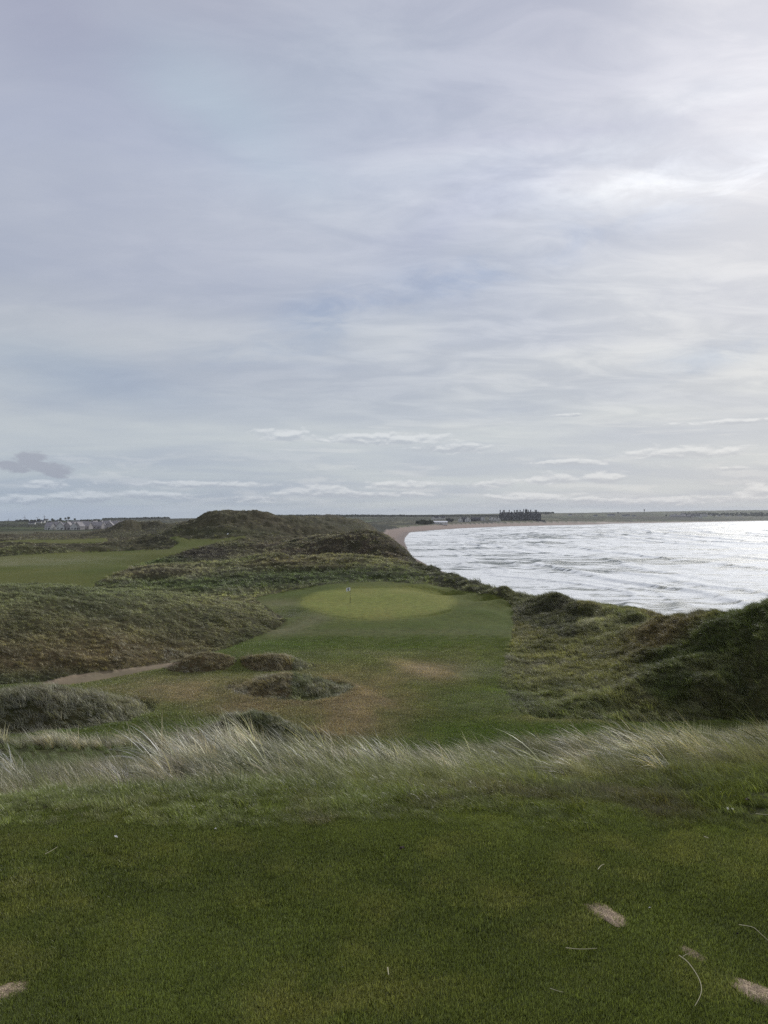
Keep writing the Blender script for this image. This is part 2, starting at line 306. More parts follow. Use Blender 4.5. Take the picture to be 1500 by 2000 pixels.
# ------------------------------------------------------------------ terrain control lines: (px, py, depth) read off the photograph
LINES = [
 # foreground belt
 [(-1500,1960,3.0),(0,1860,3.0),(1500,1853,3.0),(3000,1950,3.0)],
 [(-900,1560,4.6),(0,1566,4.55),(750,1556,4.65),(1500,1545,4.75),(2400,1530,4.9)],
 [(-900,1600,5.0),(0,1588,5.0),(400,1568,5.1),(750,1545,5.3),(1100,1535,5.4),(1500,1522,5.6),(2400,1500,5.8)],
 [(-900,1580,7.0),(0,1572,7.0),(300,1562,7.0),(750,1535,7.4),(1100,1520,7.4),(1500,1500,7.5),(2400,1480,7.5)],
 [(-900,1570,8.5),(0,1556,8.5),(200,1540,8.5),(300,1523,8.6),(500,1505,9.0),(640,1508,9.0),(720,1520,9.0),(850,1504,9.2),(1000,1488,9.6),(1200,1470,10),(1500,1460,10.5),(2400,1440,11)],
 [(-900,1500,12),(0,1500,12),(150,1492,12),(300,1480,11.5),(420,1472,11.5),(560,1490,11.5),(700,1545,11.5),(900,1540,12.5),(1200,1500,13),(1500,1490,13.5)],
 [(-900,1470,15),(0,1462,15),(150,1462,15),(300,1464,14.5),(420,1480,14.5),(600,1580,14.5),(900,1600,15),(1500,1560,16)],
 [(-900,1560,22),(0,1560,22),(400,1580,22),(900,1600,22),(1500,1590,23),(2400,1560,24)],
 [(-900,1480,34),(0,1505,34),(750,1535,34),(1500,1520,34),(2200,1480,34)],
 # valley floor
 [(-600,1455,47),(0,1462,47),(300,1462,47),(700,1460,47.5),(1000,1462,47.5),(1500,1450,48)],
 [(250,1418,52),(500,1412,53),(750,1405,53.5),(980,1410,53.5),(1250,1409,53.6),(1500,1402,54)],
 [(100,1372,58),(300,1360,59),(600,1352,60),(800,1350,60.5),(980,1352,60.5)],
 [(200,1318,67),(400,1305,69),(600,1300,70),(800,1300,70),(990,1305,69)],
 [(480,1262,79),(600,1262,78),(760,1268,78),(900,1262,78),(1000,1262,78)],
 [(590,1225,88),(700,1232,86),(850,1232,86),(1000,1225,88)],
 # green
 [(590,1192,98),(650,1205,93),(720,1211,92),(800,1207,93),(880,1192,97),(960,1190,98)],
 [(560,1180,105),(684,1178,105),(800,1178,105),(900,1176,105),(985,1178,106)],
 [(600,1160,114),(700,1157,117),(820,1158,117),(900,1164,112),(960,1168,112)],
 [(560,1156,119),(640,1143,126),(740,1138,130),(830,1143,128),(890,1154,123),(940,1160,120)],
 [(500,1170,112),(520,1182,106),(555,1207,97)],
 # near-left dune: toe, middle, crest, back
 [(-600,1370,56),(-200,1350,60),(0,1340,62),(130,1325,64.5),(350,1292,72),(450,1262,79),(545,1224,90),(566,1208,96)],
 [(-600,1190,64),(-200,1212,70),(0,1216,73),(200,1218,76),(350,1214,83),(470,1205,89),(540,1203,95)],
 [(-600,1110,74),(-300,1132,80),(0,1139,86),(130,1143,89),(250,1150,92),(350,1158,95),(450,1172,97.5),(520,1188,98),(556,1204,98)],
 [(-600,1150,105),(-200,1170,108),(0,1172,110),(200,1172,112),(400,1170,114),(470,1172,112)],
 # left fairway, away
 [(-600,1136,140),(0,1138,140),(180,1140,140),(300,1141,140),(420,1142,135),(520,1152,126)],
 [(-600,1104,185),(-100,1104,185),(100,1103,185),(230,1104,182)],
 [(-600,1085,235),(0,1083,235),(150,1083,235),(290,1082,232)],
 [(-600,1069,290),(0,1066,290),(200,1068,290),(330,1067,285),(420,1062,270)],
 [(-600,1054,390),(0,1052,400),(200,1051,400),(330,1055,345)],
 [(-600,1042,640),(0,1045,620),(200,1046,600)],
 # rough banks behind the green
 [(180,1137,142),(250,1121,150),(330,1103,158),(420,1098,165),(500,1089,170),(600,1087,170),(670,1085,170),(720,1086,168),(770,1094,163),(810,1102,158),(850,1113,154)],
 [(300,1146,132),(420,1142,132),(500,1140,132),(600,1120,142),(700,1112,146),(800,1116,144)],
 [(300,1108,176),(420,1102,180),(540,1093,186),(700,1092,186),(790,1096,180)],
 [(250,1107,186),(330,1084,200),(400,1069,214),(460,1056,226),(500,1062,228),(560,1060,230),(592,1054,230),(615,1046,232),(670,1043,232),(730,1042,224),(758,1047,217),(783,1068,206),(806,1099,188)],
 [(500,1097,186),(600,1093,198),(700,1091,198),(765,1093,193)],
 [(330,1075,245),(460,1064,265),(560,1060,270),(640,1060,262),(720,1064,252),(770,1092,235)],
 [(600,1066,300),(700,1080,300),(740,1092,290),(780,1102,275),(808,1112,245),(840,1124,205),(890,1145,165),(950,1172,140)],
 [(690,1062,400),(720,1078,390),(752,1092,370)],
 # big hill
 [(325,1056,285),(380,1054,285),(450,1050,284),(480,1046,284),(560,1048,290),(640,1048,290)],
 [(338,1040,305),(362,1022,312),(385,1012,318),(410,1001,324),(425,996,328),(440,995,330),(455,995,331),(470,995,330),(486,998,328),(502,998,330),(540,1005,335),(575,1014,336),(610,1019,335),(628,1020,336),(648,1027,338),(662,1041,345)],
 [(350,1044,420),(500,1042,430),(640,1042,420)],
 # dunes further along the coast
 [(530,1018,445),(575,1010,450),(595,1008,455),(615,1011,462),(628,1010,466),(650,1012,475),(672,1011,490),(700,1019,550),(718,1029,640),(728,1041,740)],
 [(500,1034,600),(600,1034,640),(680,1035,700),(725,1036,780)],
 [(640,1014,720),(670,1013,740),(700,1020,780),(740,1026,860),(790,1028,980)],
 # left middle dunes
 [(200,1052,430),(250,1048,430),(330,1048,400)],
 [(60,1048,500),(140,1048,490),(188,1047,480)],
 [(60,1046,560),(140,1045,560),(200,1044,560)],
 [(195,1042,470),(228,1029,480),(255,1019,490),(280,1021,490),(305,1022,495),(330,1021,500),(350,1024,500)],
 [(200,1037,720),(300,1036,720),(400,1036,720),(500,1032,760)],
 [(-600,1036,800),(0,1037,800),(100,1036,820),(200,1035,850)],
 # land beyond
 [(-600,1032,1000),(0,1032,1000),(120,1034,980),(240,1033,1000),(400,1028,1100),(600,1026,1200),(700,1025,1200)],
 [(-600,1025,1800),(0,1025,1800),(300,1024,1800),(600,1018,1800),(760,1022,1500),(820,1028,1150)],
 [(-600,1018,3500),(0,1018,3500),(200,1017,3500),(330,1014,3400),(520,1009.5,3400),(700,1009,3400),(900,1010,3400),(980,1009,3400)],
 [(850,1024,1300),(900,1022,1400),(970,1019,1600),(1040,1017.5,1700),(1100,1017,1850),(1180,1019,1950),(1300,1016.5,2400),(1400,1015,2700),(1500,1013,3100)],
 [(880,1013,2200),(1000,1011,2300),(1100,1011,2600),(1200,1010,2900),(1320,1010,3100),(1400,1009,3300),(1500,1009,3700)],
 [(1000,1006,3600),(1060,1003,3800),(1180,1003,4200),(1260,1001.5,4600),(1340,999.5,5000),(1400,998,5400),(1500,998,5600),(1800,998,5600)],
 [(-1000,1016,6800),(300,1015,6800),(600,1010,6800),(1000,1007,6800),(1200,1003,6800),(1330,998,6800),(1430,994.5,6800),(1500,996,6800),(1900,1000,6800)],
 # cliff edge above the beach, to the right of the green
 [(806,1099,182),(850,1115,155),(900,1130,140),(950,1149,126),(1000,1164,113),(1060,1178,103),(1130,1190,95),(1200,1205,89),(1258,1219,83)],
 [(870,1150,130),(930,1166,117),(1000,1184,105),(1010,1215,92)],
 [(1010,1222,90),(1080,1228,86),(1150,1218,86),(1220,1224,82),(1265,1232,78)],
 [(1010,1250,80),(1100,1250,79),(1200,1250,75),(1280,1250,71)],
 [(1003,1300,70),(1060,1305,69),(1150,1310,66),(1230,1300,64.5),(1300,1290,62.5),(1400,1275,60.5),(1500,1255,57.5)],
 [(985,1350,61),(1040,1355,60),(1150,1362,58.5),(1250,1360,57.5),(1400,1350,56),(1500,1345,54.5)],
 # right dune
 [(1030,1393,55.5),(1150,1401,54.6),(1250,1405,54),(1400,1402,53.6),(1500,1394,53),(1750,1375,51)],
 [(1268,1224,77),(1320,1208,73),(1380,1198,69),(1440,1189,65),(1500,1178,61),(1600,1150,57),(1800,1110,53)],
 [(1320,1225,82),(1440,1228,76),(1560,1225,72),(1800,1200,66)],
]
def P2W(px, py, d): return ((px - 750.) / F * d, d, CAMZ - (py - HY) / F * d)
def build_rbf():
    pts = []
    for L in LINES:
        for (a, b) in zip(L[:-1], L[1:]):
            w = math.hypot((a[0] - b[0]) / F, math.log(a[2] / b[2])); n = max(1, int(w / 0.055))
            for k in range(n):
                t = k / n; d = math.exp(math.log(a[2]) * (1 - t) + math.log(b[2]) * t)
                pts.append(P2W(a[0] * (1 - t) + b[0] * t, a[1] * (1 - t) + b[1] * t, d))
        pts.append(P2W(*L[-1]))
    C = np.array(pts); th = np.arctan2(C[:, 0], C[:, 1]); lr = np.log(np.hypot(C[:, 0], C[:, 1])); z = C[:, 2]
    ex = []
    for r in (.5, 1, 1.7, 2.6, 3.6):
        for t in np.linspace(-math.pi, math.pi, 19): ex.append((t, math.log(r), 0.0))
    for r, zz in ((6, -.8), (9, -1.6), (15, -4), (25, -8), (45, -12), (100, -11), (250, -11.5), (600, -14), (1500, -18), (3500, -24), (6800, -60)):
        for t in (-math.pi, -2.4, -1.8, -1.2, 1.2, 1.8, 2.4, math.pi): ex.append((t, math.log(r), zz))
    ex = np.array(ex); th = np.r_[th, ex[:, 0]]; lr = np.r_[lr, ex[:, 1]]; z = np.r_[z, ex[:, 2]]
    c2 = 0.012 ** 2
    K = np.sqrt((th[:, None] - th) ** 2 + (lr[:, None] - lr) ** 2 + c2) + 0
    n = len(th); A = np.zeros((n + 1, n + 1)); A[:n, :n] = -K - np.eye(n) * 0.002; A[:n, n] = 1; A[n, :n] = 1
    sol = np.linalg.solve(A, np.r_[z, 0])
    return th, lr, sol, c2
RB = build_rbf()
def rbf_eval(th, lr):
    T, L, S, c2 = RB; n = len(T); out = np.empty(th.size)
    a = th.ravel(); b = lr.ravel()
    for i in range(0, a.size, 20000):
        k = np.sqrt((a[i:i + 20000, None] - T) ** 2 + (b[i:i + 20000, None] - L) ** 2 + c2)
        out[i:i + 20000] = -k @ S[:n] + S[n]
    return out.reshape(th.shape)

# polar sheet round the viewpoint, fine in front and coarse behind
tf = np.linspace(-.60, .60, 1100); ts = .60 + np.cumsum(np.linspace(.004, .10, 48)); ts = ts[ts < math.pi - .05]
TH = np.r_[-ts[::-1], tf, ts]; TH = np.r_[-math.pi, TH, math.pi]
def steps(a, b, s): return np.exp(np.arange(math.log(a), math.log(b), s))
RR = np.r_[steps(.5, 2, .06), steps(2, 16, .014), steps(16, 44, .022), steps(44, 130, .0036), steps(130, 420, .005), steps(420, 7200, .013), 7200.]
LR = np.log(RR)
# rbf on a coarser lattice, then bilinear up
cT = np.r_[TH[TH < -.6][::1], np.linspace(-.6, .6, 420), TH[TH > .6]]; cL = np.linspace(LR[0], LR[-1], 620)
CT, CL = np.meshgrid(cT, cL); CZ = rbf_eval(CT, CL)
def bilin(gx, gy, G, x, y):
    ix = np.clip(np.searchsorted(gx, x) - 1, 0, len(gx) - 2); iy = np.clip(np.searchsorted(gy, y) - 1, 0, len(gy) - 2)
    fx = np.clip((x - gx[ix]) / (gx[ix + 1] - gx[ix]), 0, 1); fy = np.clip((y - gy[iy]) / (gy[iy + 1] - gy[iy]), 0, 1)
    return (G[iy, ix] * (1 - fx) + G[iy, ix + 1] * fx) * (1 - fy) + (G[iy + 1, ix] * (1 - fx) + G[iy + 1, ix + 1] * fx) * fy
GT, GL = np.meshgrid(TH, LR); GX = np.sin(GT) * np.exp(GL); GY = np.cos(GT) * np.exp(GL); GR = np.exp(GL)
Z = bilin(cT, cL, CZ, GT, GL)
# mounds in and around the valley: (px, depth, half width m, half depth m, height m)
MOUNDS = [(568,61,4.0,2.7,1.35),(110,54.5,5.6,3.0,1.65),(20,53.5,4.0,3.0,1.2),(470,50.4,2.2,1.7,1.45),(540,49.8,2.4,1.5,.95),(392,69.5,2.6,1.7,1.15),(545,69.5,2.7,1.6,1.15),(470,69.8,2.5,1.4,.8),
          (205,268,5,8,2.6),(150,262,7,7,1.6),(280,262,9,6,1.6),(75,242,6,7,1.9),(20,236,6,8,2.4),(120,250,6,7,1.2),
          (30,600,16,18,1.6),(75,560,10,14,1.8),(140,600,13,16,1.6),(190,640,16,18,1.4),(0,520,12,12,1.8),(110,560,14,12,1.0),(540,168,3.5,5,.8),(620,166,4,5,.9),(700,160,4,5,.7),
          (668,640,9,20,5),(640,600,10,20,5),(612,560,10,18,5),(700,760,10,22,4),(1040,102,3.4,3.5,.4),(1110,92,3.5,3,.4),(1160,84,4,2.6,.6)]
_cl = [(806,1101,182),(850,1115,155),(900,1130,140),(950,1149,126),(1000,1164,113),(1060,1178,103),(1130,1190,95),(1200,1205,89),(1258,1219,83)]
_rm = random.Random(17)
for (a_, b_) in zip(_cl[:-1], _cl[1:]):
    for k in range(5):
        t_ = (k + _rm.uniform(.1, .9)) / 5; dd_ = a_[2] * (1 - t_) + b_[2] * t_
        MOUNDS.append((a_[0] * (1 - t_) + b_[0] * t_ - _rm.uniform(0, 10), dd_, _rm.uniform(1.3, 2.6), _rm.uniform(1.2, 2.4), _rm.uniform(.15, .6)))
MOUNDS += [(1045,101,3.4,3.0,.45),(1085,98,3.0,2.4,.3),(1015,105,2.4,2.5,.45),(1330,60,3,2,.9),(1420,57,2.4,1.8,1.0),(1480,55.5,2,1.5,.8),(1250,59,2.2,1.6,.6),(1380,63,2,1.6,.7),(1180,58,2.5,1.6,.5)]
for px, d, a, b, h in MOUNDS:
    x0 = (px - 750) / F * d; q = ((GX - x0) / a) ** 2 + ((GY - d) / b) ** 2
    m = q < 9; Z[m] += h * np.exp(-q[m] ** 1.35)

# ---- surface classes
def inpoly(px, py, poly):
    r = np.zeros(px.shape, bool); n = len(poly)
    for i in range(n):
        x1, y1 = poly[i]; x2, y2 = poly[(i + 1) % n]
        if y1 == y2: continue
        c = ((y1 > py) != (y2 > py)) & (px < (x2 - x1) * (py - y1) / (y2 - y1) + x1); r ^= c
    return r
FAIR = [(-80,1475),(-80,1343),(100,1330),(240,1312),(350,1293),(450,1264),(545,1225),(562,1212),(520,1186),(498,1172),(505,1166),(560,1154),(640,1141),(740,1136),(840,1141),(900,1153),(985,1167),(1004,1185),(1003,1222),(992,1290),(978,1340),(1000,1385),(1040,1403),(1250,1410),(1600,1400),(1600,1500),(-80,1500)]
GREEN = [(583,1178),(596,1165),(625,1155),(680,1149),(800,1147),(850,1154),(880,1164),(892,1174),(880,1189),(840,1199),(780,1207),(715,1210),(650,1203),(602,1192)]
FAIR2 = [(-400,1160),(-400,1080),(0,1087),(90,1081),(150,1078),(215,1077),(330,1073),(350,1060),(330,1050),(342,1047),(370,1053),(430,1053),(478,1046),(482,1051),(440,1056),(400,1066),(350,1080),(300,1094),(255,1108),(185,1138),(180,1160)]
GREEN2 = [(-300,1066),(-300,1058),(0,1057),(60,1054),(130,1054),(205,1051),(212,1056),(190,1062),(130,1066),(60,1062),(0,1064)]
PATHP = [(70,1336),(140,1319),(220,1309),(330,1295),(356,1292),(330,1303),(260,1316),(180,1331),(130,1338)]
CLASSES = ['dunes', 'tee', 'fairway', 'putting_green', 'path', 'beach', 'farmland']
def classify(x, y, z):
    d = np.maximum(y, .1); px = 750 + x / d * F; py = HY + (CAMZ - z) / d * F
    w = fbm(x, y, 3.0, 3, 5) * 3.0; wy = fbm(x, y, 3.0, 3, 9) * 1.3
    ahead = y > 0; c = np.zeros(x.shape, int)
    P = lambda poly, lo, hi, k=1.0: ahead & (d > lo) & (d < hi) & inpoly(px + w * k, py + wy * k, poly)
    c[P(FAIR, 46.5, 134)] = 2
    for mx, md, ma, mb, mh in MOUNDS[:7]: c[ahead & (((x - (mx - 750) / F * md) / (ma * 1.28)) ** 2 + ((y - md) / (mb * 1.28)) ** 2 + w * .05 < 1)] = 0
    c[P(GREEN, 88, 130, .5)] = 3; c[P(FAIR2, 128, 330, .8)] = 2; c[P(GREEN2, 330, 520, .5)] = 2
    c[P(PATHP, 60, 75, .6)] = 4
    s = shore_dist(x, y)
    r = np.hypot(x, y)
    c[(r > 760 + fbm(x, y, 160, 3, 4) * 60)] = 6
    bw = 19 + 10 * sstep(300, 500, y) + 16 * sstep(900, 1300, y) - 30 * sstep(1780, 1900, y) + fbm(x, y, 12, 3, 3) * 4
    c[(s < bw) & (z < SEA + 5.5)] = 5
    c[(s < 12 + fbm(x, y, 60, 3, 3) * 6) & (r > 1850)] = 5
    c[(r < 4.15 + fbm(x, y, 1.2, 3, 8) * .12) | ((y < 0) & (r < 9))] = 1
    return c, s, px, py, d
CLS, SD, PX, PY, DD = classify(GX, GY, Z)
# relief: hummocks only on the rough; gentle swells on mown ground
rough = (CLS == 0).astype(float)
for _ in range(3):
    rough[1:-1, 1:-1] = (rough[1:-1, 1:-1] * 2 + rough[:-2, 1:-1] + rough[2:, 1:-1] + rough[1:-1, :-2] + rough[1:-1, 2:]) / 6
amp = rough * sstep(10, 50, GR)
big = sstep(1150, 1330, PX) * sstep(50, 56, DD) * sstep(100, 85, DD)
rid = lambda s, sd_: 1 - np.abs(fbm(GX, GY, s, 3, sd_))      # ridged
Z += amp * (fbm(GX * 1.0, GY, 9, 3, 21) * (.28 + .55 * sstep(130, 400, GR) + .45 * big) + (rid(4.2, 31) - .75) * (.50 + .8 * sstep(150, 300, GR) + .55 * big)
            + fbm(GX, GY, 1.5, 3, 41) * (.22 + .28 * big) - .30 - .25 * sstep(200, 320, GR))
Z += amp * sstep(112, 160, GR) * sstep(420, 330, GR) * (1 - np.abs(fbm(GX * .45, GY, 7, 3, 35)) - .72) * 1.7
Z += amp * sstep(170, 300, GR) * sstep(1200, 700, GR) * ((rid(22, 51) - .72) * 1.3 + fbm(GX, GY, 40, 2, 55) * .5)
Z += (1 - rough) * sstep(45, 60, GR) * sstep(900, 200, GR) * (fbm(GX, GY, 14, 2, 61) * .36 + fbm(GX, GY, 4, 2, 63) * .04) * np.where(CLS == 3, .35, 1)
Z += sstep(3.8, 5.5, GR) * sstep(30, 12, GR) * fbm(GX, GY, 1.4, 3, 71) * .10
Z += (GR < 6) * fbm(GX, GY, .9, 2, 73) * .010
# grass bunk lip: land cannot stand above the beach profile
cap = SEA + .045 * SD + 1.1 * np.maximum(0, SD - 14 - fbm(GX, GY, 10, 3, 13) * 3) * 1.0
cap = np.where(GR > 650, SEA + .045 * SD + .22 * np.maximum(0, SD - 26), cap)
cap = np.where(SD < 0, np.maximum(SEA + .06 * SD, SEA - 5), cap)
far = sstep(1750, 1900, GR); cap = np.where(SD > 0, cap + far * .4 * SD, cap)
Z = np.where(SD < 60, np.minimum(Z, cap), Z)
Z = np.where((SD > 0) & (SD < 400), np.maximum(Z, SEA + .045 * np.minimum(SD, 40)), Z)
# divots and small pits are set in the tee
def Zg(x, y):
    x = np.asarray(x, float); y = np.asarray(y, float)
    return bilin(TH, LR, Z, np.arctan2(x, y), np.log(np.maximum(np.hypot(x, y), .5)))

# ---- ground colour (material colour, with some shade of ridges and tuft gaps put in)
def gcol(x, y, z, c, s, px, py, d, tuft=False):
    tuft = np.full(x.shape, tuft)
    n1 = fbm(x, y, 12, 4, 101)[..., None]; n2 = fbm(x, y, 2.5, 4, 103)[..., None]; n3 = fbm(x, y, 45, 3, 107)[..., None]
    r = np.hypot(x, y)
    def L(a, b, t):
        t = np.asarray(t)
        if t.ndim == x.ndim: t = t[..., None]
        return a + (b - a) * np.clip(t, 0, 1)
    C = lambda *v: np.ones(x.shape + (3,)) * np.array(v)
    def spl(cx, cy, rx, ry, lo=45, hi=140, rot=0):
        u = (px - cx); v = (py - cy); cr, sr = math.cos(R(rot)), math.sin(R(rot)); uu = (u * cr - v * sr) / rx; vv = (u * sr + v * cr) / ry
        return np.exp(-(uu ** 2 + vv ** 2)) * ((d > lo) & (d < hi))
    green = C(.060, .082, .028); dgreen = C(.042, .056, .022); olive = C(.085, .088, .040); dry = C(.150, .138, .095); brown = C(.115, .088, .055); grey = C(.175, .170, .135)
    # dunes
    D = L(green, olive, .5 + n1 * .9); D = L(D, dry, .25 + n2 * .6 + n3 * .3)
    D = L(D, brown, .15 - n1 * .6 + n3 * .5)
    nearleft = ((px < 570) & (d > 58) & (d < 108)); hh = np.clip((py - 1140) / 160, 0, 1.2)
    D = L(D, L(C(.108, .122, .072), C(.140, .106, .068), hh + .3 * n1[..., 0]), nearleft * .75)
    D = L(D, dgreen, spl(20, 1330, 300, 22, 55, 75) * .8 + spl(480, 1250, 90, 25, 70, 95, 20) * .5)
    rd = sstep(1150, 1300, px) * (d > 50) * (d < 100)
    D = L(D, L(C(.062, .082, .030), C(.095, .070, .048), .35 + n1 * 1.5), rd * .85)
    D = L(D, C(.10, .095, .048), spl(1100, 1290, 130, 60, 55, 95) * .8)
    D = L(D, grey, spl(1150, 1218, 110, 12, 75, 100) * .8)
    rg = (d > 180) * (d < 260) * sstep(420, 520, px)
    D = L(D, C(.062, .050, .042), rg * .95 * (.75 + .5 * n2[..., 0]))  # ridge face: brown cover, with the shade of its facing put into the colour
    D = L(D, dgreen * 1.15, spl(620, 1128, 260, 14, 120, 165) * .8 + spl(380, 1125, 130, 14, 130, 170) * .6)
    D = L(D, C(.150, .130, .100), spl(330, 1118, 170, 15, 134, 178) * .9)
    D = L(D, C(.058, .080, .030), spl(400, 1142, 190, 12, 112, 152) * .85 + spl(650, 1122, 250, 14, 118, 160) * .8)
    D = L(D, C(.048, .042, .036), spl(405, 1080, 85, 17, 182, 245) * 1.3)  # ridge face further left, its shade likewise put into the colour
    D = L(D, C(.050, .052, .034), ((px > 800) & (px < 1130) & (np.abs(s - 32) < 10) & (d > 80)) * .75)
    D = L(D, C(.150, .138, .110), spl(640, 1047, 160, 4, 212, 245) * .6)  # paler marram on the crest, with its top light put into the colour
    D = L(D, C(.070, .092, .038), spl(300, 1096, 48, 10, 178, 222) * .9)
    D = L(D, C(.150, .142, .098), spl(505, 1086, 55, 13, 176, 236) * .7)
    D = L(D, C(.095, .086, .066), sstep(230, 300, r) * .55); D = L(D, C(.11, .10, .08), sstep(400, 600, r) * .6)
    D = L(D, C(.075, .085, .04), spl(440, 1040, 100, 9, 270, 340) * .7)
    # mown
    Fc = L(C(.054, .084, .022), C(.078, .100, .040), .5 + n1 * 1.0 + n2 * .3)
    bare = spl(680, 1360, 150, 60, 50, 78) + spl(360, 1350, 190, 34, 50, 75) * .9 + spl(840, 1310, 70, 22, 55, 80) * .9 + spl(650, 1430, 150, 26, 46, 56) * .7 + spl(690, 1390, 60, 40, 50, 64) * .4 + spl(480, 1385, 90, 14, 48, 60) * .6
    Fc = L(Fc, C(.140, .122, .112), bare * (.98 + .45 * n2[..., 0] + .25 * n1[..., 0]))
    Fc = L(Fc, C(.24, .21, .24), spl(815, 1303, 60, 9, 60, 80, -14) * .8 + spl(700, 1380, 34, 30, 50, 60) * .3 + spl(1120, 1402, 120, 7, 50, 60) * .6 + spl(30, 1330, 60, 6, 55, 66) * .5 + spl(720, 1354, 50, 7, 50, 66, -30) * .45)
    Fc = L(Fc, C(.050, .082, .016), spl(500, 1240, 70, 22, 74, 100, 0) * .8 + spl(900, 1425, 110, 16, 47, 55) * .7 + spl(330, 1418, 120, 10, 47, 56) * .7)
    Fc = L(Fc, C(.150, .155, .16), spl(600, 1215, 90, 12, 80, 110, 18) * .6 + spl(540, 1178, 60, 8, 95, 118) * .5 + spl(760, 1275, 260, 5, 70, 84) * .35 + spl(700, 1235, 300, 5, 80, 92) * .5)
    Fc = L(Fc, C(.105, .118, .058), ((d > 130) * (.45 + .4 * n3[..., 0] + .3 * n1[..., 0])))
    G = L(C(.155, .200, .078), C(.180, .195, .098), .5 + n2 * .6 + n1 * .5)
    T = L(C(.052, .070, .020), C(.062, .078, .026), .5 + n2)
    Pa = L(C(.26, .20, .125), C(.17, .14, .08), .4 + n2 * .8)
    B = L(C(.250, .180, .140), C(.19, .145, .120), sstep(14, 4, s) + .2 * n1[..., 0])
    FA = C(.085, .092, .052)
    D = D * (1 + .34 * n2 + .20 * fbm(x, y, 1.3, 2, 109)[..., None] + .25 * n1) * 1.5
    D = np.where((~tuft & (r > 22))[..., None], D * .42, D)  # ground under dune tufts darkened: shadow of the gaps put into the colour
    D = np.where((r < 22)[..., None], C(.060, .066, .030) * (1 + .3 * n2), D)
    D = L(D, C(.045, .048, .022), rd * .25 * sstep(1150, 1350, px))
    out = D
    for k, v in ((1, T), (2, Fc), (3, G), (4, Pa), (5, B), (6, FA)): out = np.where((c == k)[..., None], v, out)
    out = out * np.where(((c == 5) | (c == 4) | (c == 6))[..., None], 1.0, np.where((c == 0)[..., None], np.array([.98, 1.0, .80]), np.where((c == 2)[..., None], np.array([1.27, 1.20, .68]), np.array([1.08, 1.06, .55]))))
    return np.clip(out, .003, 1)
CLS, SD, PX, PY, DD = classify(GX, GY, Z)
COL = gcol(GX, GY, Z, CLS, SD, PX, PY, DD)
mown = ((CLS == 2) | (CLS == 3)).astype(float); CB = COL * mown[..., None]; WB = mown.copy()
def _bl(a):
    a = a.copy(); a[:, 1:-1] = (a[:, :-2] + 2 * a[:, 1:-1] + a[:, 2:]) / 4; a[1:-1] = (a[:-2] + 2 * a[1:-1] + a[2:]) / 4; return a
for _ in range(26): CB = _bl(CB); WB = _bl(WB)
COL = np.where(mown[..., None] > 0, CB / np.maximum(WB, 1e-4)[..., None], COL)
# fields and hedges of the far farmland
fm = CLS == 6
def fields(x, y):
    a = R(23); u = x * math.cos(a) - y * math.sin(a); v = x * math.sin(a) + y * math.cos(a)
    u = u + fbm(x, y, 500, 2, 5) * 160; v = v + fbm(x, y, 500, 2, 6) * 160
    row = np.floor(v / 150); uu = u / 210 + _h(row, row * 0, 77) * 5; cell = _h(np.floor(uu), row, 78); t = _h(np.floor(uu), row, 79)
    e = np.minimum(np.minimum(uu % 1, 1 - uu % 1) * 210, np.minimum(v / 150 % 1, 1 - v / 150 % 1) * 150)
    return cell, t, e
fc, ft, fe = fields(GX[fm], GY[fm])
base = np.array([.060, .080, .036]) * (.7 + .9 * fc[:, None]); tan = np.array([.125, .115, .075])
cc = base * (1 - .55 * (ft > .6)[:, None]) + tan * .55 * (ft > .6)[:, None]
nw = fbm(GX[fm], GY[fm], 260, 4, 91)
hedge = (fe < 9)[:, None] | (nw > .28)[:, None]
cc = np.where(hedge, np.array([.030, .036, .024]), cc)
COL[fm] = cc
Z[fm] += (hedge[:, 0] * (1.2 + 1.5 * _h(np.floor(GX[fm] / 6), np.floor(GY[fm] / 9), 5))) * sstep(900, 1300, GR[fm]) * (SD[fm] > 60)
Z = np.where(GR > 6900, Z - 30, Z)

# full-sheet normals, shared by all class sheets so that no seam shows
NR, NC = Z.shape
Vall = np.stack([GX, GY, Z], -1).reshape(-1, 3)
def mat_ground():
    m = bpy.data.materials.new('ground'); m.use_nodes = True; nt = NT(m.node_tree)
    b = nt.n['Principled BSDF']; b.inputs['Roughness'].default_value = .95; b.inputs['Specular IOR Level'].default_value = .12
    at = nt.new('ShaderNodeAttribute', attribute_name='Col')
    g = nt.new('ShaderNodeNewGeometry').outputs['Position']
    a = nt.noise(g, 9.0, 6, .65); c = nt.noise(g, 1.3, 6, .6); e = nt.noise(g, 60, 4, .6)
    f = nt.m('MULTIPLY', nt.ramp(a, .3, .7, .70, 1.3, False), nt.ramp(c, .3, .7, .78, 1.22, False))
    f = nt.m('MULTIPLY', f, nt.ramp(e, .3, .7, .8, 1.2, False))
    tint = nt.mix(nt.ramp(nt.noise(g, 2.7, 4, .6), .35, .7), (1.0, 1.0, 1.0), (1.22, 1.04, .98))
    col = nt.mix(1.0, nt.mix(1.0, at.outputs['Color'], nt.comb(f, f, f), 'MULTIPLY'), tint, 'MULTIPLY')
    nt.l.new(col, b.inputs['Base Color'])
    bp = nt.new('ShaderNodeBump'); bp.inputs['Strength'].default_value = .55; bp.inputs['Distance'].default_value = .12
    nt.l.new(nt.m('ADD', a, nt.m('MULTIPLY', c, 1.5)), bp.inputs['Height']); nt.l.new(bp.outputs[0], b.inputs['Normal'])
    return m
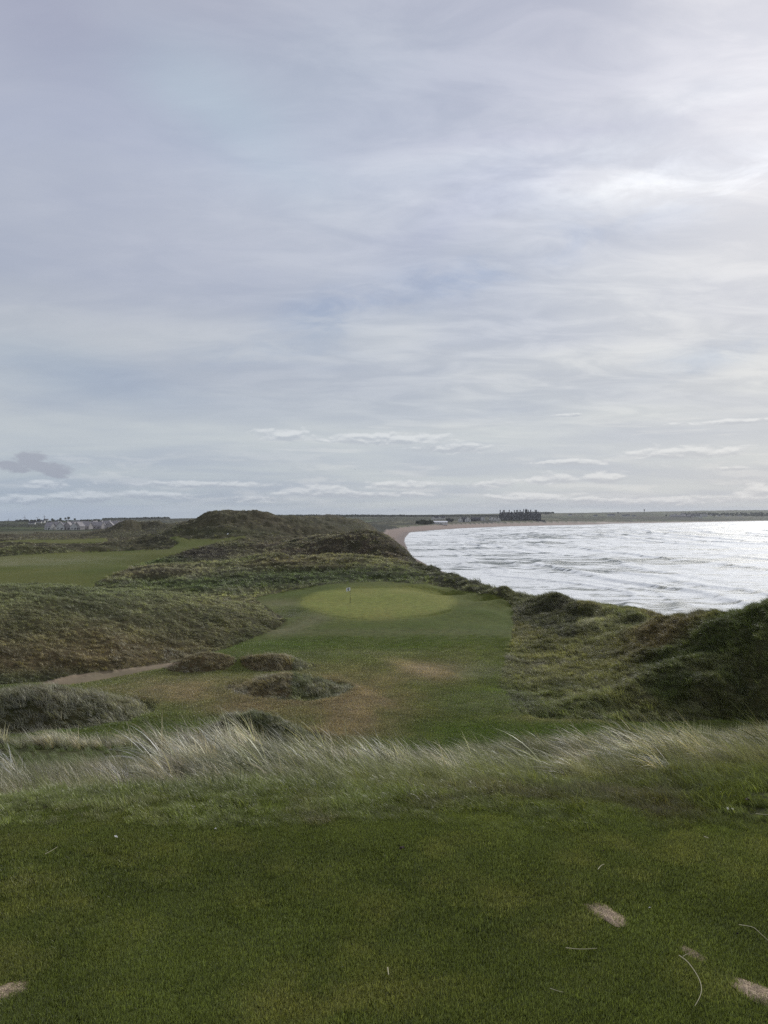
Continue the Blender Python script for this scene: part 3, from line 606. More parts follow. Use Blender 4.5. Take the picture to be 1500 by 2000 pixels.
def mat_sand():
    m = bpy.data.materials.new('sand'); m.use_nodes = True; nt = NT(m.node_tree)
    b = nt.n['Principled BSDF']; b.inputs['Roughness'].default_value = .8; b.inputs['Specular IOR Level'].default_value = .25
    at = nt.new('ShaderNodeAttribute', attribute_name='Col'); g = nt.new('ShaderNodeNewGeometry').outputs['Position']
    f = nt.ramp(nt.noise(g, .5, 5, .6), .3, .7, .88, 1.12, False)
    nt.l.new(nt.mix(1.0, at.outputs['Color'], nt.comb(f, f, f), 'MULTIPLY'), b.inputs['Base Color'])
    return m
M_ground = mat_ground(); M_sand = mat_sand()
idx = np.arange(NR * NC).reshape(NR, NC)
quads = np.stack([idx[:-1, :-1], idx[1:, :-1], idx[1:, 1:], idx[:-1, 1:]], -1).reshape(-1, 4)[:, ::-1]
e1 = Vall[quads[:, 2]] - Vall[quads[:, 0]]; e2 = Vall[quads[:, 3]] - Vall[quads[:, 1]]; fn = np.cross(e1, e2)
if fn[:, 2].mean() < 0: quads = quads[:, ::-1]; fn = -fn
fn /= np.linalg.norm(fn, axis=1)[:, None] + 1e-20
VN = np.zeros_like(Vall)
for k in range(4):
    for ax in range(3): VN[:, ax] += np.bincount(quads[:, k], weights=fn[:, ax], minlength=len(Vall))
VN /= np.linalg.norm(VN, axis=1)[:, None] + 1e-20
qc = CLS.reshape(-1)[quads[:, 0]]
COLf = COL.reshape(-1, 3)
underwater = (Vall[quads][:, :, 2].max(1) < SEA - 3.5)
for k, nm in enumerate(CLASSES):
    q = quads[(qc == k) & ~underwater]
    if not len(q): continue
    u, inv = np.unique(q, return_inverse=True)
    me = arr_mesh(nm, Vall[u], inv.reshape(q.shape), M_sand if k in (4, 5) else M_ground)
    ca = me.color_attributes.new('Col', 'FLOAT_COLOR', 'POINT')
    ca.data.foreach_set('color', np.c_[COLf[u], np.ones(len(u))].astype(np.float32).ravel())
    me.normals_split_custom_set_from_vertices(VN[u].tolist())
    tag(link(bpy.data.objects.new(nm, me)), kind='structure')

# ------------------------------------------------------------------ sea
def build_sea():
    th = np.r_[np.linspace(-.06, .56, 640), .56 + np.cumsum(np.linspace(.004, .06, 40))]
    rr = np.r_[steps(110, 420, .0042), steps(420, 1500, .0032), steps(1500, 3500, .006), steps(3500, 9500, .03), 9500]
    T, L_ = np.meshgrid(th, rr); x = np.sin(T) * L_; y = np.cos(T) * L_; s = -shore_dist(x, y)
    wob = fbm(x, y, 140, 3, 201) * 26 + fbm(x, y, 34, 2, 203) * 7
    z = np.zeros_like(x); foam = np.zeros_like(x)
    def prof(u, w):    # steep-faced crest: gentle back offshore, steep face shoreward
        return np.where(u < 0, np.exp(-(u / (w * .45)) ** 2), np.exp(-(u / (w * 1.3)) ** 2))
    ss = s + wob
    # long lines of breakers, each with gaps along its crest
    for i, (s0, h, w) in enumerate(((20, .4, 4), (44, .5, 4), (78, .7, 5), (118, .9, 6), (165, 1.0, 7), (218, 1.1, 8), (278, 1.2, 8), (350, 1.2, 9), (430, 1.3, 9), (10, .35, 3), (30, .6, 4), (58, 1.1, 5), (96, .8, 6), (140, 1.2, 7), (190, 1.3, 8), (245, 1.3, 8), (310, 1.5, 9), (385, 1.5, 10), (470, 1.6, 10), (560, 1.7, 11), (660, 1.6, 11))):
        g = sstep(-.25, .35, fbm(x + i * 311, y * .55, 120, 3, 211 + i)) * .9 + .1
        if s0 == 58: g = np.maximum(g, sstep(460, 380, y))
        u = ss - s0 - fbm(x, y, 60, 2, 230 + i) * 6; p = prof(u, w) * g
        z += 0.95 * h * p * (1 + .35 * fbm(x, y, 5, 3, 240 + i))
        foam = np.maximum(foam, sstep(.35, .8, prof(u, w)) * g * sstep(-.3, .3, fbm(x, y, 8, 3, 250 + i)))
        tail = np.exp(-np.maximum(0, -u) / (16 + s0 * .05)) * (u < 0) * g      # churned water left shoreward of the crest
        foam = np.maximum(foam, tail * .85)
    wash = sstep(150, 0, s + wob * .6)
    foam = np.maximum(foam, wash * .8)
    foam = np.maximum(foam, .06 + .60 * sstep(900, 80, s) + .22 * fbm(x, y, 90, 3, 281))
    z += fbm(x, y, 22, 3, 261) * .42 * sstep(20, 120, s) + fbm(x, y, 6, 3, 263) * .16 + fbm(x * .6, y, 2.4, 2, 265) * .07
    z += (1 - np.abs(fbm(x, y, 40, 2, 267))) * .5 * sstep(200, 700, s)
    z *= sstep(-6, 12, s) * .92 + .08
    NRs, NCs = x.shape; V = np.stack([x, y, SEA + z], -1).reshape(-1, 3)
    ix = np.arange(NRs * NCs).reshape(NRs, NCs)
    q = np.stack([ix[:-1, :-1], ix[:-1, 1:], ix[1:, 1:], ix[1:, :-1]], -1).reshape(-1, 4)
    sf = s.reshape(-1); keep = (sf[q].max(1) > -14); q = q[keep]
    u, inv = np.unique(q, return_inverse=True)
    m = bpy.data.materials.new('sea_water'); m.use_nodes = True; nt = NT(m.node_tree); b = nt.n['Principled BSDF']
    at = nt.new('ShaderNodeAttribute', attribute_name='foam').outputs['Fac']
    g = nt.new('ShaderNodeNewGeometry').outputs['Position']
    a = nt.noise(g, .16, 9, .70, .6); c = nt.noise(g, .06, 6, .6, .8); e = nt.noise(g, 1.3, 4, .7)
    st = nt.new('ShaderNodeMapping'); nt.l.new(g, st.inputs[0]); st.inputs['Scale'].default_value = (.42, 1.0, 1); st.inputs['Rotation'].default_value = (0, 0, R(8))
    l2 = nt.noise(st.outputs[0], .16, 5, .62, .8); l3 = nt.noise(st.outputs[0], .045, 5, .6, .8); l4 = nt.noise(st.outputs[0], .013, 4, .6, .6)
    t = nt.m('ADD', nt.m('MULTIPLY', l2, .40), nt.m('MULTIPLY', l3, .36)); t = nt.m('ADD', t, nt.m('MULTIPLY', l4, .30))
    t = nt.m('ADD', t, nt.m('MULTIPLY_ADD', a, .22, -.11))
    th_ = nt.m('SUBTRACT', .632, nt.m('MULTIPLY', at, .20)); b.inputs['Specular IOR Level'].default_value = .22
    f = nt.ramp(nt.m('SUBTRACT', t, th_), -.035, .045)
    nt.l.new(nt.mix(f, (.085, .115, .110), (.93, .955, .93)), b.inputs['Base Color'])
    nt.set(b.inputs['Roughness'], nt.ramp(f, 0, 1, .42, .65)); b.inputs['IOR'].default_value = 1.333
    bp = nt.new('ShaderNodeBump'); bp.inputs['Strength'].default_value = 1.0; bp.inputs['Distance'].default_value = 1.0
    nt.l.new(nt.m('ADD', nt.m('ADD', a, nt.m('MULTIPLY', e, .35)), nt.m('MULTIPLY', l2, .7)), bp.inputs['Height']); nt.l.new(bp.outputs[0], b.inputs['Normal'])
    me = arr_mesh('sea', V[u], inv.reshape(q.shape), m)
    fa = me.attributes.new('foam', 'FLOAT', 'POINT'); fa.data.foreach_set('value', foam.reshape(-1)[u].astype(np.float32))
    tag(link(bpy.data.objects.new('sea', me)), kind='structure')
build_sea()

# ------------------------------------------------------------------ grass
def mat_grass(name, use_attr=True, base=(.1, .1, .05), trans=.35):
    m = bpy.data.materials.new(name); m.use_nodes = True; nt = NT(m.node_tree); nt.n.clear()
    out = nt.new('ShaderNodeOutputMaterial')
    if use_attr: c = nt.new('ShaderNodeAttribute', attribute_name='tcol', attribute_type='INSTANCER').outputs['Color']
    else: c = nt.new('ShaderNodeRGB').outputs[0]; c.default_value = (*base, 1)
    v = nt.new('ShaderNodeAttribute', attribute_name='bl')               # per blade: brightness and dryness, 0..1
    sp = nt.new('ShaderNodeSeparateColor'); nt.l.new(v.outputs['Color'], sp.inputs[0])
    k = nt.ramp(sp.outputs[0], 0, 1, .42, 1.7, False)
    c = nt.mix(1.0, c, nt.comb(k, k, k), 'MULTIPLY')
    c = nt.mix(nt.ramp(sp.outputs[1], .72, 1.0, 0, .75), c, nt.mix(1.0, c, (1.9, 1.65, 1.55), 'MULTIPLY'))
    df = nt.new('ShaderNodeBsdfDiffuse'); tr = nt.new('ShaderNodeBsdfTranslucent'); gl = nt.new('ShaderNodeBsdfGlossy')
    gl.inputs['Roughness'].default_value = .38
    nt.l.new(c, df.inputs[0]); nt.l.new(nt.mix(1.0, c, (1.1, 1.15, .7), 'MULTIPLY'), tr.inputs[0])
    m1 = nt.new('ShaderNodeMixShader'); m1.inputs[0].default_value = trans; nt.l.new(df.outputs[0], m1.inputs[1]); nt.l.new(tr.outputs[0], m1.inputs[2])
    m2 = nt.new('ShaderNodeMixShader'); m2.inputs[0].default_value = .05; nt.l.new(m1.outputs[0], m2.inputs[1]); nt.l.new(gl.outputs[0], m2.inputs[2])
    nt.l.new(m2.outputs[0], out.inputs[0]); return m
M_grass = mat_grass('grass_blade')
def tuft_mesh(name, n, rad, h0, h1, w, seg, lean, spread, curl=1.0, seed=0, upright=0.25, root=-.03, wide=1.0, dry=1.0):
    rg = np.random.default_rng(seed); V = []; Q = []; BL = []
    for i in range(n):
        a = rg.uniform(0, 2 * math.pi); rr = rad * math.sqrt(rg.uniform()); x0, y0 = rr * math.cos(a), rr * math.sin(a)
        L = rg.uniform(h0, h1); az = rg.normal(0, spread); w_ = w * wide if rg.uniform() < .3 else w; ln = max(.05, rg.normal(lean, .22))
        ang = rg.uniform(.05, .35) + upright * rg.uniform(-1, .3) + ln * .25; ww = w_ * rg.uniform(.6, 1.3)
        if rg.uniform() < .12: az += rg.normal(0, 1.0)
        p = np.array([x0, y0, root]); br, dy = rg.uniform(), rg.uniform() * dry; b = len(V)
        side = np.array([-math.sin(az + rg.normal(0, .9)), math.cos(az), 0.0]); tw = rg.uniform(-.6, .6)
        for k in range(seg + 1):
            t = k / seg; wd = ww * (1 - t ** 1.6) + w * .05
            sd = side * wd * .5 + np.array([0, 0, tw * wd * .5])
            V.append(p - sd); V.append(p + sd); BL += [(br, dy, t, 1)] * 2
            th = ang + ln * curl * t ** 1.1 * 1.25; th = min(th, 2.0)
            dr = np.array([math.cos(az) * math.sin(th), math.sin(az) * math.sin(th), math.cos(th)]); p = p + dr * L / seg
            if k < seg: Q.append((b + 2 * k, b + 2 * k + 1, b + 2 * k + 3, b + 2 * k + 2))
    me = arr_mesh(name, V, Q, M_grass, smooth=True)
    ca = me.attributes.new('bl', 'FLOAT_COLOR', 'POINT'); ca.data.foreach_set('color', np.array(BL, np.float32).ravel())
    return me
def scatter(name, pts, rot, scl, cols, meshes, label, cat='grass'):
    """one stuff object: points that carry instanced tufts"""
    src = bpy.data.collections.new(name + '_source')
    for i, me in enumerate(meshes): src.objects.link(bpy.data.objects.new('%s_tuft_%02d' % (name, i), me))
    me = bpy.data.meshes.new(name); n = len(pts); me.vertices.add(n); me.vertices.foreach_set('co', np.asarray(pts, np.float32).ravel())
    def A(nm, ty, val, key):
        a = me.attributes.new(nm, ty, 'POINT'); a.data.foreach_set(key, np.asarray(val, np.float32).ravel() if ty != 'INT' else np.asarray(val, np.int32))
    A('rot', 'FLOAT_VECTOR', rot, 'vector'); A('scl', 'FLOAT_VECTOR', scl, 'vector'); A('idx', 'INT', RNG.integers(0, len(meshes), n), 'value')
    A('tcol', 'FLOAT_COLOR', np.c_[cols, np.ones(n)], 'color')
    o = link(bpy.data.objects.new(name, me))
    ng = bpy.data.node_groups.new(name + '_nodes', 'GeometryNodeTree')
    ng.interface.new_socket('Geometry', in_out='INPUT', socket_type='NodeSocketGeometry'); ng.interface.new_socket('Geometry', in_out='OUTPUT', socket_type='NodeSocketGeometry')
    N, L = ng.nodes, ng.links; gi = N.new('NodeGroupInput'); go = N.new('NodeGroupOutput'); ip = N.new('GeometryNodeInstanceOnPoints')
    ci = N.new('GeometryNodeCollectionInfo'); ci.inputs['Collection'].default_value = src; ci.inputs['Separate Children'].default_value = True; ci.inputs['Reset Children'].default_value = True
    def at(nm, ty):
        q = N.new('GeometryNodeInputNamedAttribute'); q.data_type = ty; q.inputs['Name'].default_value = nm; return q.outputs['Attribute']
    L.new(gi.outputs[0], ip.inputs['Points']); L.new(ci.outputs[0], ip.inputs['Instance']); ip.inputs['Pick Instance'].default_value = True
    L.new(at('idx', 'INT'), ip.inputs['Instance Index'])
    er = N.new('FunctionNodeEulerToRotation'); L.new(at('rot', 'FLOAT_VECTOR'), er.inputs[0]); L.new(er.outputs[0], ip.inputs['Rotation'])
    L.new(at('scl', 'FLOAT_VECTOR'), ip.inputs['Scale']); L.new(ip.outputs[0], go.inputs[0])
    md = o.modifiers.new('scatter', 'NODES'); md.node_group = ng
    tag(o, label, cat, kind='stuff'); return o
def lay(n, thr, rr, uniform_area=True):
    th = RNG.uniform(*thr, n); u = RNG.uniform(0, 1, n)
    r = np.sqrt(rr[0] ** 2 + u * (rr[1] ** 2 - rr[0] ** 2)) if uniform_area else np.exp(math.log(rr[0]) + u * math.log(rr[1] / rr[0]))
    return np.sin(th) * r, np.cos(th) * r
WIND = math.pi * .97            # blades blow to the left
# divots: (px, py, half length m, half width m, turn deg, sand)
DIVOTS = [(1182,1786,.112,.052,-60,1),(1357,1866,.070,.028,-64,.45),(1492,1945,.115,.055,-50,1),(6,1939,.085,.060,35,1)]
def tee_pt(px, py):
    d = CAMZ / ((py - HY) / F); return (px - 750) / F * d, d
DW = [(*tee_pt(a, b), c, e, R(f), g) for a, b, c, e, f, g in DIVOTS]
def in_divot(x, y, grow=1.0):
    m = np.zeros(x.shape, bool)
    for cx, cy, a, b, t, g in DW:
        u = (x - cx) * math.cos(t) + (y - cy) * math.sin(t); v = -(x - cx) * math.sin(t) + (y - cy) * math.cos(t)
        m |= (u / (a * grow)) ** 2 + (v / (b * grow)) ** 2 < (1.0 if g > .9 else .25)
    return m

def grass_all():
    # --- mown tee: mats of 12 mm blades
    mats_ = [tuft_mesh('turf%d' % i, 400, .075, .008, .024, .0023, 2, .45, 1.4, 1.0, 300 + i, .2, -.002, dry=.84) for i in range(4)]
    x, y = lay(9000, (-.60, .60), (1.9, 4.6)); k = ~in_divot(x, y, 1.2); x, y = x[k], y[k]
    z = Zg(x, y); n = len(x)
    g = fbm(x, y, .5, 4, 401)[:, None]; g2 = fbm(x, y, .12, 2, 403)[:, None]
    col = np.array([.182, .215, .054]) * (1 + .16 * g + .22 * g2) + np.array([.08, .045, .025]) * np.clip(g2 - .1 + fbm(x, y, .35, 2, 407)[:, None], 0, 1)
    s = RNG.uniform(.8, 1.25, n)
    scatter('tee_turf', np.c_[x, y, z], np.c_[np.zeros(n), np.zeros(n), RNG.uniform(0, 6.28, n)], np.c_[s, s, s * RNG.uniform(.7, 1.15, n)], col, mats_, 'short mown green turf covering the tee in the foreground', 'turf')
    # --- fringe: 5 to 12 cm
    fr = [tuft_mesh('fringe%d' % i, 150, .07, .03, .085, .0028, 3, .8, .7, 1.1, 320 + i, .25, -.004) for i in range(4)]
    x, y = lay(8500, (-.62, .62), (3.95, 6.4))
    d = y; px = 750 + x / d * F
    edge = 3.98 + fbm(x, y, .7, 3, 411) * .25 + (px / 1500) * .1; k = d > edge; x, y = x[k], y[k]; n = len(x)
    g = fbm(x, y, .6, 4, 413)[:, None]; b = sstep(.25, .7, fbm(x, y, .8, 3, 415))[:, None]
    col = np.array([.205, .240, .058]) * (1 + .45 * g) * np.exp(RNG.normal(0, .22, (n, 1))); col = col * (1 - b * .55) + np.array([.15, .115, .07]) * b * .7
    far_ = sstep(4.7, 5.6, y)[:, None]; col = col * (1 - far_ * .5) + np.array([.33, .32, .13]) * far_ * .5
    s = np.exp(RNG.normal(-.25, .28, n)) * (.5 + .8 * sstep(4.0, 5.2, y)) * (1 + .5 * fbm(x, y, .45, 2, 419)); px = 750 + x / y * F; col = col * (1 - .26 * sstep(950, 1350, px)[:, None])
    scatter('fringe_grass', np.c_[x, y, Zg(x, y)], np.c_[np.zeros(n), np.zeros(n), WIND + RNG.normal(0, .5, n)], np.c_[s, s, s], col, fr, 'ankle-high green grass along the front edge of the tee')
    # --- fescue belt 20-35 cm
    fe = [tuft_mesh('fescue%d' % i, 130, .10, .14, .36, .0030, 5, .85, .35, 1.0, 340 + i) for i in range(5)]
    x, y = lay(8000, (-.62, .62), (4.9, 17)); px = 750 + x / y * F
    start = 5.05 + px / 1500 * .45 + fbm(x, y, .9, 3, 421) * .22
    k = (y > start) & (RNG.uniform(0, 1, len(x)) < np.where(y < 6.6, 1, .5)); x, y, px = x[k], y[k], px[k]; n = len(x)
    g = fbm(x, y, 1.1, 4, 423)[:, None]; h = sstep(-.1, .6, fbm(x, y, 1.6, 3, 425))[:, None]
    col = np.array([.24, .255, .10]) * (1 + .35 * g) * np.where(y > 6.8, .62, 1.0)[:, None]; col = col * (1 - h * .6) + np.array([.48, .42, .28]) * h * .6  # fescue dimmed among the marram; shade between clumps put into its colour
    dk = sstep(.35, .6, fbm(x, y, 1.0, 2, 427))[:, None]; col = col * (1 - .6 * dk) + np.array([.09, .065, .045]) * .6 * dk
    hollow = ((px < 330) & (y > 9.5) & (y < 14.3))[:, None]; col = np.where(hollow, np.array([.16, .20, .055]), col)
    s = RNG.uniform(.75, 1.25, n) * (.62 + .45 * sstep(5.1, 6.6, y)); s = np.where(hollow[:, 0], s * .45, s)
    scatter('fescue_grass', np.c_[x, y, Zg(x, y)], np.c_[np.zeros(n), np.zeros(n), WIND + RNG.normal(0, .3, n)], np.c_[s, s, s], col, fe, 'knee-high fescue bent by the wind below the tee')
    # --- marram clumps
    ma = [tuft_mesh('marram%d' % i, 46, .075, .32, .78, .0080, 7, [.75, .95, 1.15, .85, 1.0, 1.2][i], .26, 1.0, 360 + i, .2, wide=1.8) for i in range(6)]
    cx, cy = lay(820, (-.62, .62), (5.9, 17.5)); cpx = 750 + cx / cy * F
    k = (RNG.uniform(0, 1, len(cx)) < np.where(cy < 6.8, .35, np.where(cy < 11.5, 1.0, .75))) & ~((cpx < 330) & (cy > 9.3) & (cy < 14.0)); cx, cy = cx[k], cy[k]
    m_ = len(cx); ck = RNG.integers(3, 10, m_); cs = np.exp(RNG.normal(-.1, .16, m_)); cb = np.clip(np.exp(RNG.normal(.05, .42, m_)), .42, 1.6); ci_ = np.repeat(np.arange(m_), ck)
    x = cx[ci_] + RNG.normal(0, .17, len(ci_)) * cs[ci_]; y = cy[ci_] + RNG.normal(0, .13, len(ci_)) * cs[ci_]; k = y > 5.7; x, y, ci_ = x[k], y[k], ci_[k]; px = 750 + x / y * F; n = len(x)
    g = fbm(x, y, 1.3, 4, 433)[:, None]; h = sstep(-.35, .35, fbm(x, y, 1.2, 3, 435))[:, None]
    col = np.array([.22, .23, .13]) * (1 + .35 * g); col = col * (1 - h * .7) + np.array([.56, .50, .38]) * h * .75; col = np.clip(col * np.exp(RNG.normal(0, .15, (n, 1))) * cb[ci_][:, None], 0, .62)
    s = RNG.uniform(.62, 1.05, n) * cs[ci_]; s = np.where(y > 12, s * .8, s) * np.where(px > 820, .85, 1.0) * np.where((px < 320) & (y < 9.4), .62, 1.0)
    lean = np.where(px > 900, .30, 0.0) + RNG.normal(0, .06, n)
    rz = WIND + RNG.normal(0, .28, n)
    # extra tilt towards the wind
    rot = np.c_[np.zeros(n), lean, rz]
    scatter('marram_grass', np.c_[x, y, Zg(x, y)], rot, np.c_[s, s, s * RNG.uniform(.85, 1.1, n)], col, ma, 'tall pale marram grass streaming leftwards in the wind in front of the valley')
    up = [tuft_mesh('spiky%d' % i, 60, .07, .20, .42, .0070, 4, .45, .9, 1.0, 470 + i, .9, -.02) for i in range(3)]
    x, y = lay(1500, (-.62, .62), (10.3, 15.5)); px = 750 + x / y * F; k = ((px > 780) & (y < 13.6) & (y > 11.6 - (px - 780) / 720 * 1.0)) | ((px < 420) & (y > 13.8) & (RNG.uniform(0, 1, len(x)) < .5)); x, y, px = x[k], y[k], px[k]; n = len(x)
    col = np.array([.44, .44, .34]) * np.exp(RNG.normal(0, .22, (n, 1)) + .35 * fbm(x, y, 1.0, 2, 437)[:, None]); s = np.exp(RNG.normal(-.15, .22, n))
    scatter('marram_crest', np.c_[x, y, Zg(x, y)], np.c_[np.zeros(n), np.zeros(n), WIND + RNG.normal(0, .6, n)], np.c_[s, s, s], np.clip(col, 0, .6), up, 'low spiky pale tufts along the brow where the ground drops to the valley')
    # --- rough-mown valley floor: low mats coloured like the ground they grow from
    vt = [tuft_mesh('valley%d' % i, 40, .42, .04, .12, .022, 2, .9, .9, 1.0, 480 + i, .25, -.01) for i in range(3)]
    x, y = lay(60000, (-.60, .60), (46, 84)); z = Zg(x, y); c, s_, px, py, d = classify(x, y, z); k = (c == 2) & (py > 1238 + 60 * RNG.uniform(0, 1, len(x)) ** 1.5 + 10 * fbm(x, y, 6, 2, 3)); x, y, z, c, s_, px, py, d = [q[k] for q in (x, y, z, c, s_, px, py, d)]; n = len(x)
    col = gcol(x, y, z, c, s_, px, py, d, True) * 1.75 * np.exp(RNG.normal(0, .16, (n, 1)) + .3 * fbm(x, y, 1.5, 3, 447)[:, None]); s = RNG.uniform(.6, 1.2, n)
    scatter('valley_grass', np.c_[x, y, z], np.c_[np.zeros(n), np.zeros(n), WIND + RNG.normal(0, .6, n)], np.c_[s, s, s], col, vt, 'short rough-mown grass on the valley floor in front of the putting green')
    # --- tufts on the dunes
    def dune(name, n0, rr, meshes, dens, size, label, sel=None, thr=(-.62, .62)):
        x, y = lay(n0, thr, rr); z = Zg(x, y); c, s_, px, py, d = classify(x, y, z)
        k = (c == 0) & (s_ > 17)
        if sel is not None: k &= sel(px, py, d, x, y)
        x, y, z = x[k], y[k], z[k]; n = len(x)
        if not n: return
        c, s_, px, py, d = classify(x, y, z)
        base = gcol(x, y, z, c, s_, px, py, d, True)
        j = np.exp(RNG.normal(0, .17, (n, 1)) + .45 * fbm(x, y, 2.6 if rr[0] < 90 else 5.0, 3, 445)[:, None]); pal = sstep(.15, .6, fbm(x, y, 4.0, 4, 441))[:, None] * .85
        up = sstep(0.0, 1.0, (fbm(x, y, 9, 2, 443) + .35))[:, None]
        col = base * j * np.where((px > 1150) & (d < 95), 1.65, 1.62)[:, None]; pk = np.array([.36, .345, .275]); 
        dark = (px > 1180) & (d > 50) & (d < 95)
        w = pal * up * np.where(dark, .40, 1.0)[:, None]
        mc = ((px < 280) & (d > 48) & (d < 60))[:, None]; mm = ((px > 320) & (px < 690) & (d > 46) & (d < 76))[:, None]; w = np.where(mm, .55 * sstep(-.3, .5, fbm(x, y, 1.6, 3, 449))[:, None] + .15, w); w = np.where(mc, .75 * RNG.uniform(.5, 1, (n, 1)), w)
        col = col * (1 - w) + pk * w
        s = np.clip(np.exp(RNG.normal(-.12, .30, n)), .4, 1.7) * size * np.where((px > 1150) & (d < 95) & (rr[0] < 60), 1.15, 1.0) * np.where((np.abs(s_ - 30) < 9) & (px > 800) & (px < 1290) & (d > 78), 1.15, 1.0) * (1 + .25 * np.where(mc[:, 0], 1, 0))
        scatter(name, np.c_[x, y, z - .05], np.c_[RNG.normal(0, .1, n), RNG.normal(.1, .12, n), WIND + RNG.normal(0, .45, n)], np.c_[s, s, s * RNG.uniform(.7, 1.1, n)], col, meshes, label)
    t1 = [tuft_mesh('dune_near%d' % i, 46, .24, .22, .62, .017, 3, [.9, 1.1, 1.3, .8][i], .5, 1.0, 380 + i) for i in range(4)]
    t2 = [tuft_mesh('dune_mid%d' % i, 30, .34, .28, .75, .036, 2, [.9, 1.1, .8][i], .6, 1.0, 390 + i) for i in range(3)]
    t3 = [tuft_mesh('dune_far%d' % i, 18, .6, .4, 1.1, .10, 2, [.9, 1.1, .8][i], .7, 1.0, 396 + i) for i in range(3)]
    dune('hummock_grass', 30000, (44, 75), t1, 1, .85, 'wind-combed grey grass on the small mounds around the mown valley floor', lambda px, py, d, x, y: (px < 700) & ~((d > 58.5) & (py < 1345) & (px < 470) & (py < 1345 - (px - 0) * .12)) | ((px > 700) & (px < 980)))
    dune('dune_grass', 42000, (56, 112), t1, 1, .62, 'olive and brown grass covering the broad near dune on the left', lambda px, py, d, x, y: (px < 575) & (d > 58.5) & (py < 1345) & ((px > 470) | (py < 1345 - px * .12)), thr=(-.62, -.08))
    dune('dune_grass', 60000, (48, 118), t1, 1, .85, 'dark tussock grass on the steep dune at the right edge and the cliff top', lambda px, py, d, x, y: px > 980, thr=(.12, .62))
    dune('bank_grass', 60000, (100, 270), t2, 1, .9, 'coarse grass on the ridges behind the putting green', lambda px, py, d, x, y: (d > 104) & ~((px > 980) & (d < 118)))
    dune('hill_grass', 60000, (270, 700), t3, 1, .62, 'dull marram over the high hill and the farther dunes', lambda px, py, d, x, y: d > 262)
grass_all()

# ------------------------------------------------------------------ small natural things on the tee
M_straw = simple_mat('dry_straw', (.46, .42, .26), .7)
M_black = simple_mat('dead_stem', (.012, .010, .010), .7)
M_leafd = simple_mat('dead_leaf', (.045, .028, .022), .8, 60, .4)
M_pale = simple_mat('pale_petal', (.75, .73, .66), .6)
def mat_divot():
    m = bpy.data.materials.new('divot_sand'); m.use_nodes = True; nt = NT(m.node_tree); b = nt.n['Principled BSDF']
    g = nt.new('ShaderNodeNewGeometry').outputs['Position']; a = nt.noise(g, 260, 3, .6); c = nt.noise(g, 45, 4, .6)
    f = nt.ramp(a, .42, .56); col = nt.mix(f, (.19, .13, .075), (.66, .51, .33)); col = nt.mix(nt.ramp(c, .40, .65, 0, .6), col, (.16, .12, .075))
    nt.l.new(col, b.inputs['Base Color']); b.inputs['Roughness'].default_value = .9
    bp = nt.new('ShaderNodeBump'); bp.inputs['Strength'].default_value = .9; bp.inputs['Distance'].default_value = .006
    nt.l.new(a, bp.inputs['Height']); nt.l.new(bp.outputs[0], b.inputs['Normal']); return m
M_divot = mat_divot()
LAB = ['long oval divot filled with pale sand, right of centre on the tee', 'faint half-grown divot beside the long curved straw', 'ragged brown divot cut off by the right edge of the photo', 'sandy divot cut off by the left edge of the photo']
for (cx, cy, a, b_, t, g), lab in zip(DW, LAB):
    V = [(0, 0, .012)]; Q = []; N = 40; K = 6
    for k in range(1, K + 1):
        for i in range(N):
            an = 2 * math.pi * i / N; w = (1 + .16 * math.sin(2 * an) ** 2) * (1 + .07 * math.sin(an * 3 + cx * 9) + .07 * math.sin(an * 7 + cx) + .06 * random.uniform(-1, 1) * (k == K))
            rr_ = k / K * w; V.append((a * rr_ * math.cos(an), b_ * rr_ * math.sin(an),   .012 - .010 * (k / K) ** 2 + random.uniform(-.001, .001)))
    me = bpy.data.meshes.new('divot'); F_ = [(0, 1 + i, 1 + (i + 1) % N) for i in range(N)]
    for k in range(K - 1):
        for i in range(N): F_.append((1 + k * N + i, 1 + (k + 1) * N + i, 1 + (k + 1) * N + (i + 1) % N, 1 + k * N + (i + 1) % N))
    me.from_pydata(V, [], F_); me.materials.append(M_divot)
    o = link(bpy.data.objects.new('divot', me)); o.location = (cx, cy, float(Zg(cx, cy)) + .001); o.rotation_euler = (0, 0, t)
    tag(o, lab, 'divot', 'sand-filled divots in the tee')
STR = [([(1105,1851),(1120,1853),(1140,1854),(1166,1852)], .0016, 'straight pale straw lying flat left of the curved one'),
       ([(1326,1866),(1340,1875),(1354,1892),(1366,1912),(1371,1930),(1368,1946),(1357,1965)], .0020, 'long pale straw curved like a bow on the tee'),
       ([(1443,1806),(1458,1808),(1473,1811),(1486,1824),(1504,1840)], .0016, 'kinked straw running out of the right edge'),
       ([(757,1890),(759,1904)], .0030, 'short upright pale stalk low in the middle of the tee'),
       ([(1074,1930),(1088,1935),(1100,1938)], .0011, 'thin straw under the straight pale one'),
       ([(1375,1634),(1384,1637)], .0030, 'tiny bent straw near the right edge of the fringe'),
       ([(1168,1698),(1174,1690),(1180,1688)], .0022, 'small curled straw above the long oval divot'),
       ([(1476,1589),(1492,1591),(1510,1590)], .0018, 'straw at the right edge under the tall grass'),
       ([(88,1668),(100,1662),(112,1654)], .0018, 'slanting straw on the left of the tee'),
       ([(1334,1640),(1338,1915)][:1] + [(1344,1872)], .0010, 'short hair-thin straw touching the faint divot')]
STR[-1] = ([(1334,1868),(1340,1864),(1345,1863)], .0012, 'hair-thin straw crossing the end of the curved one')
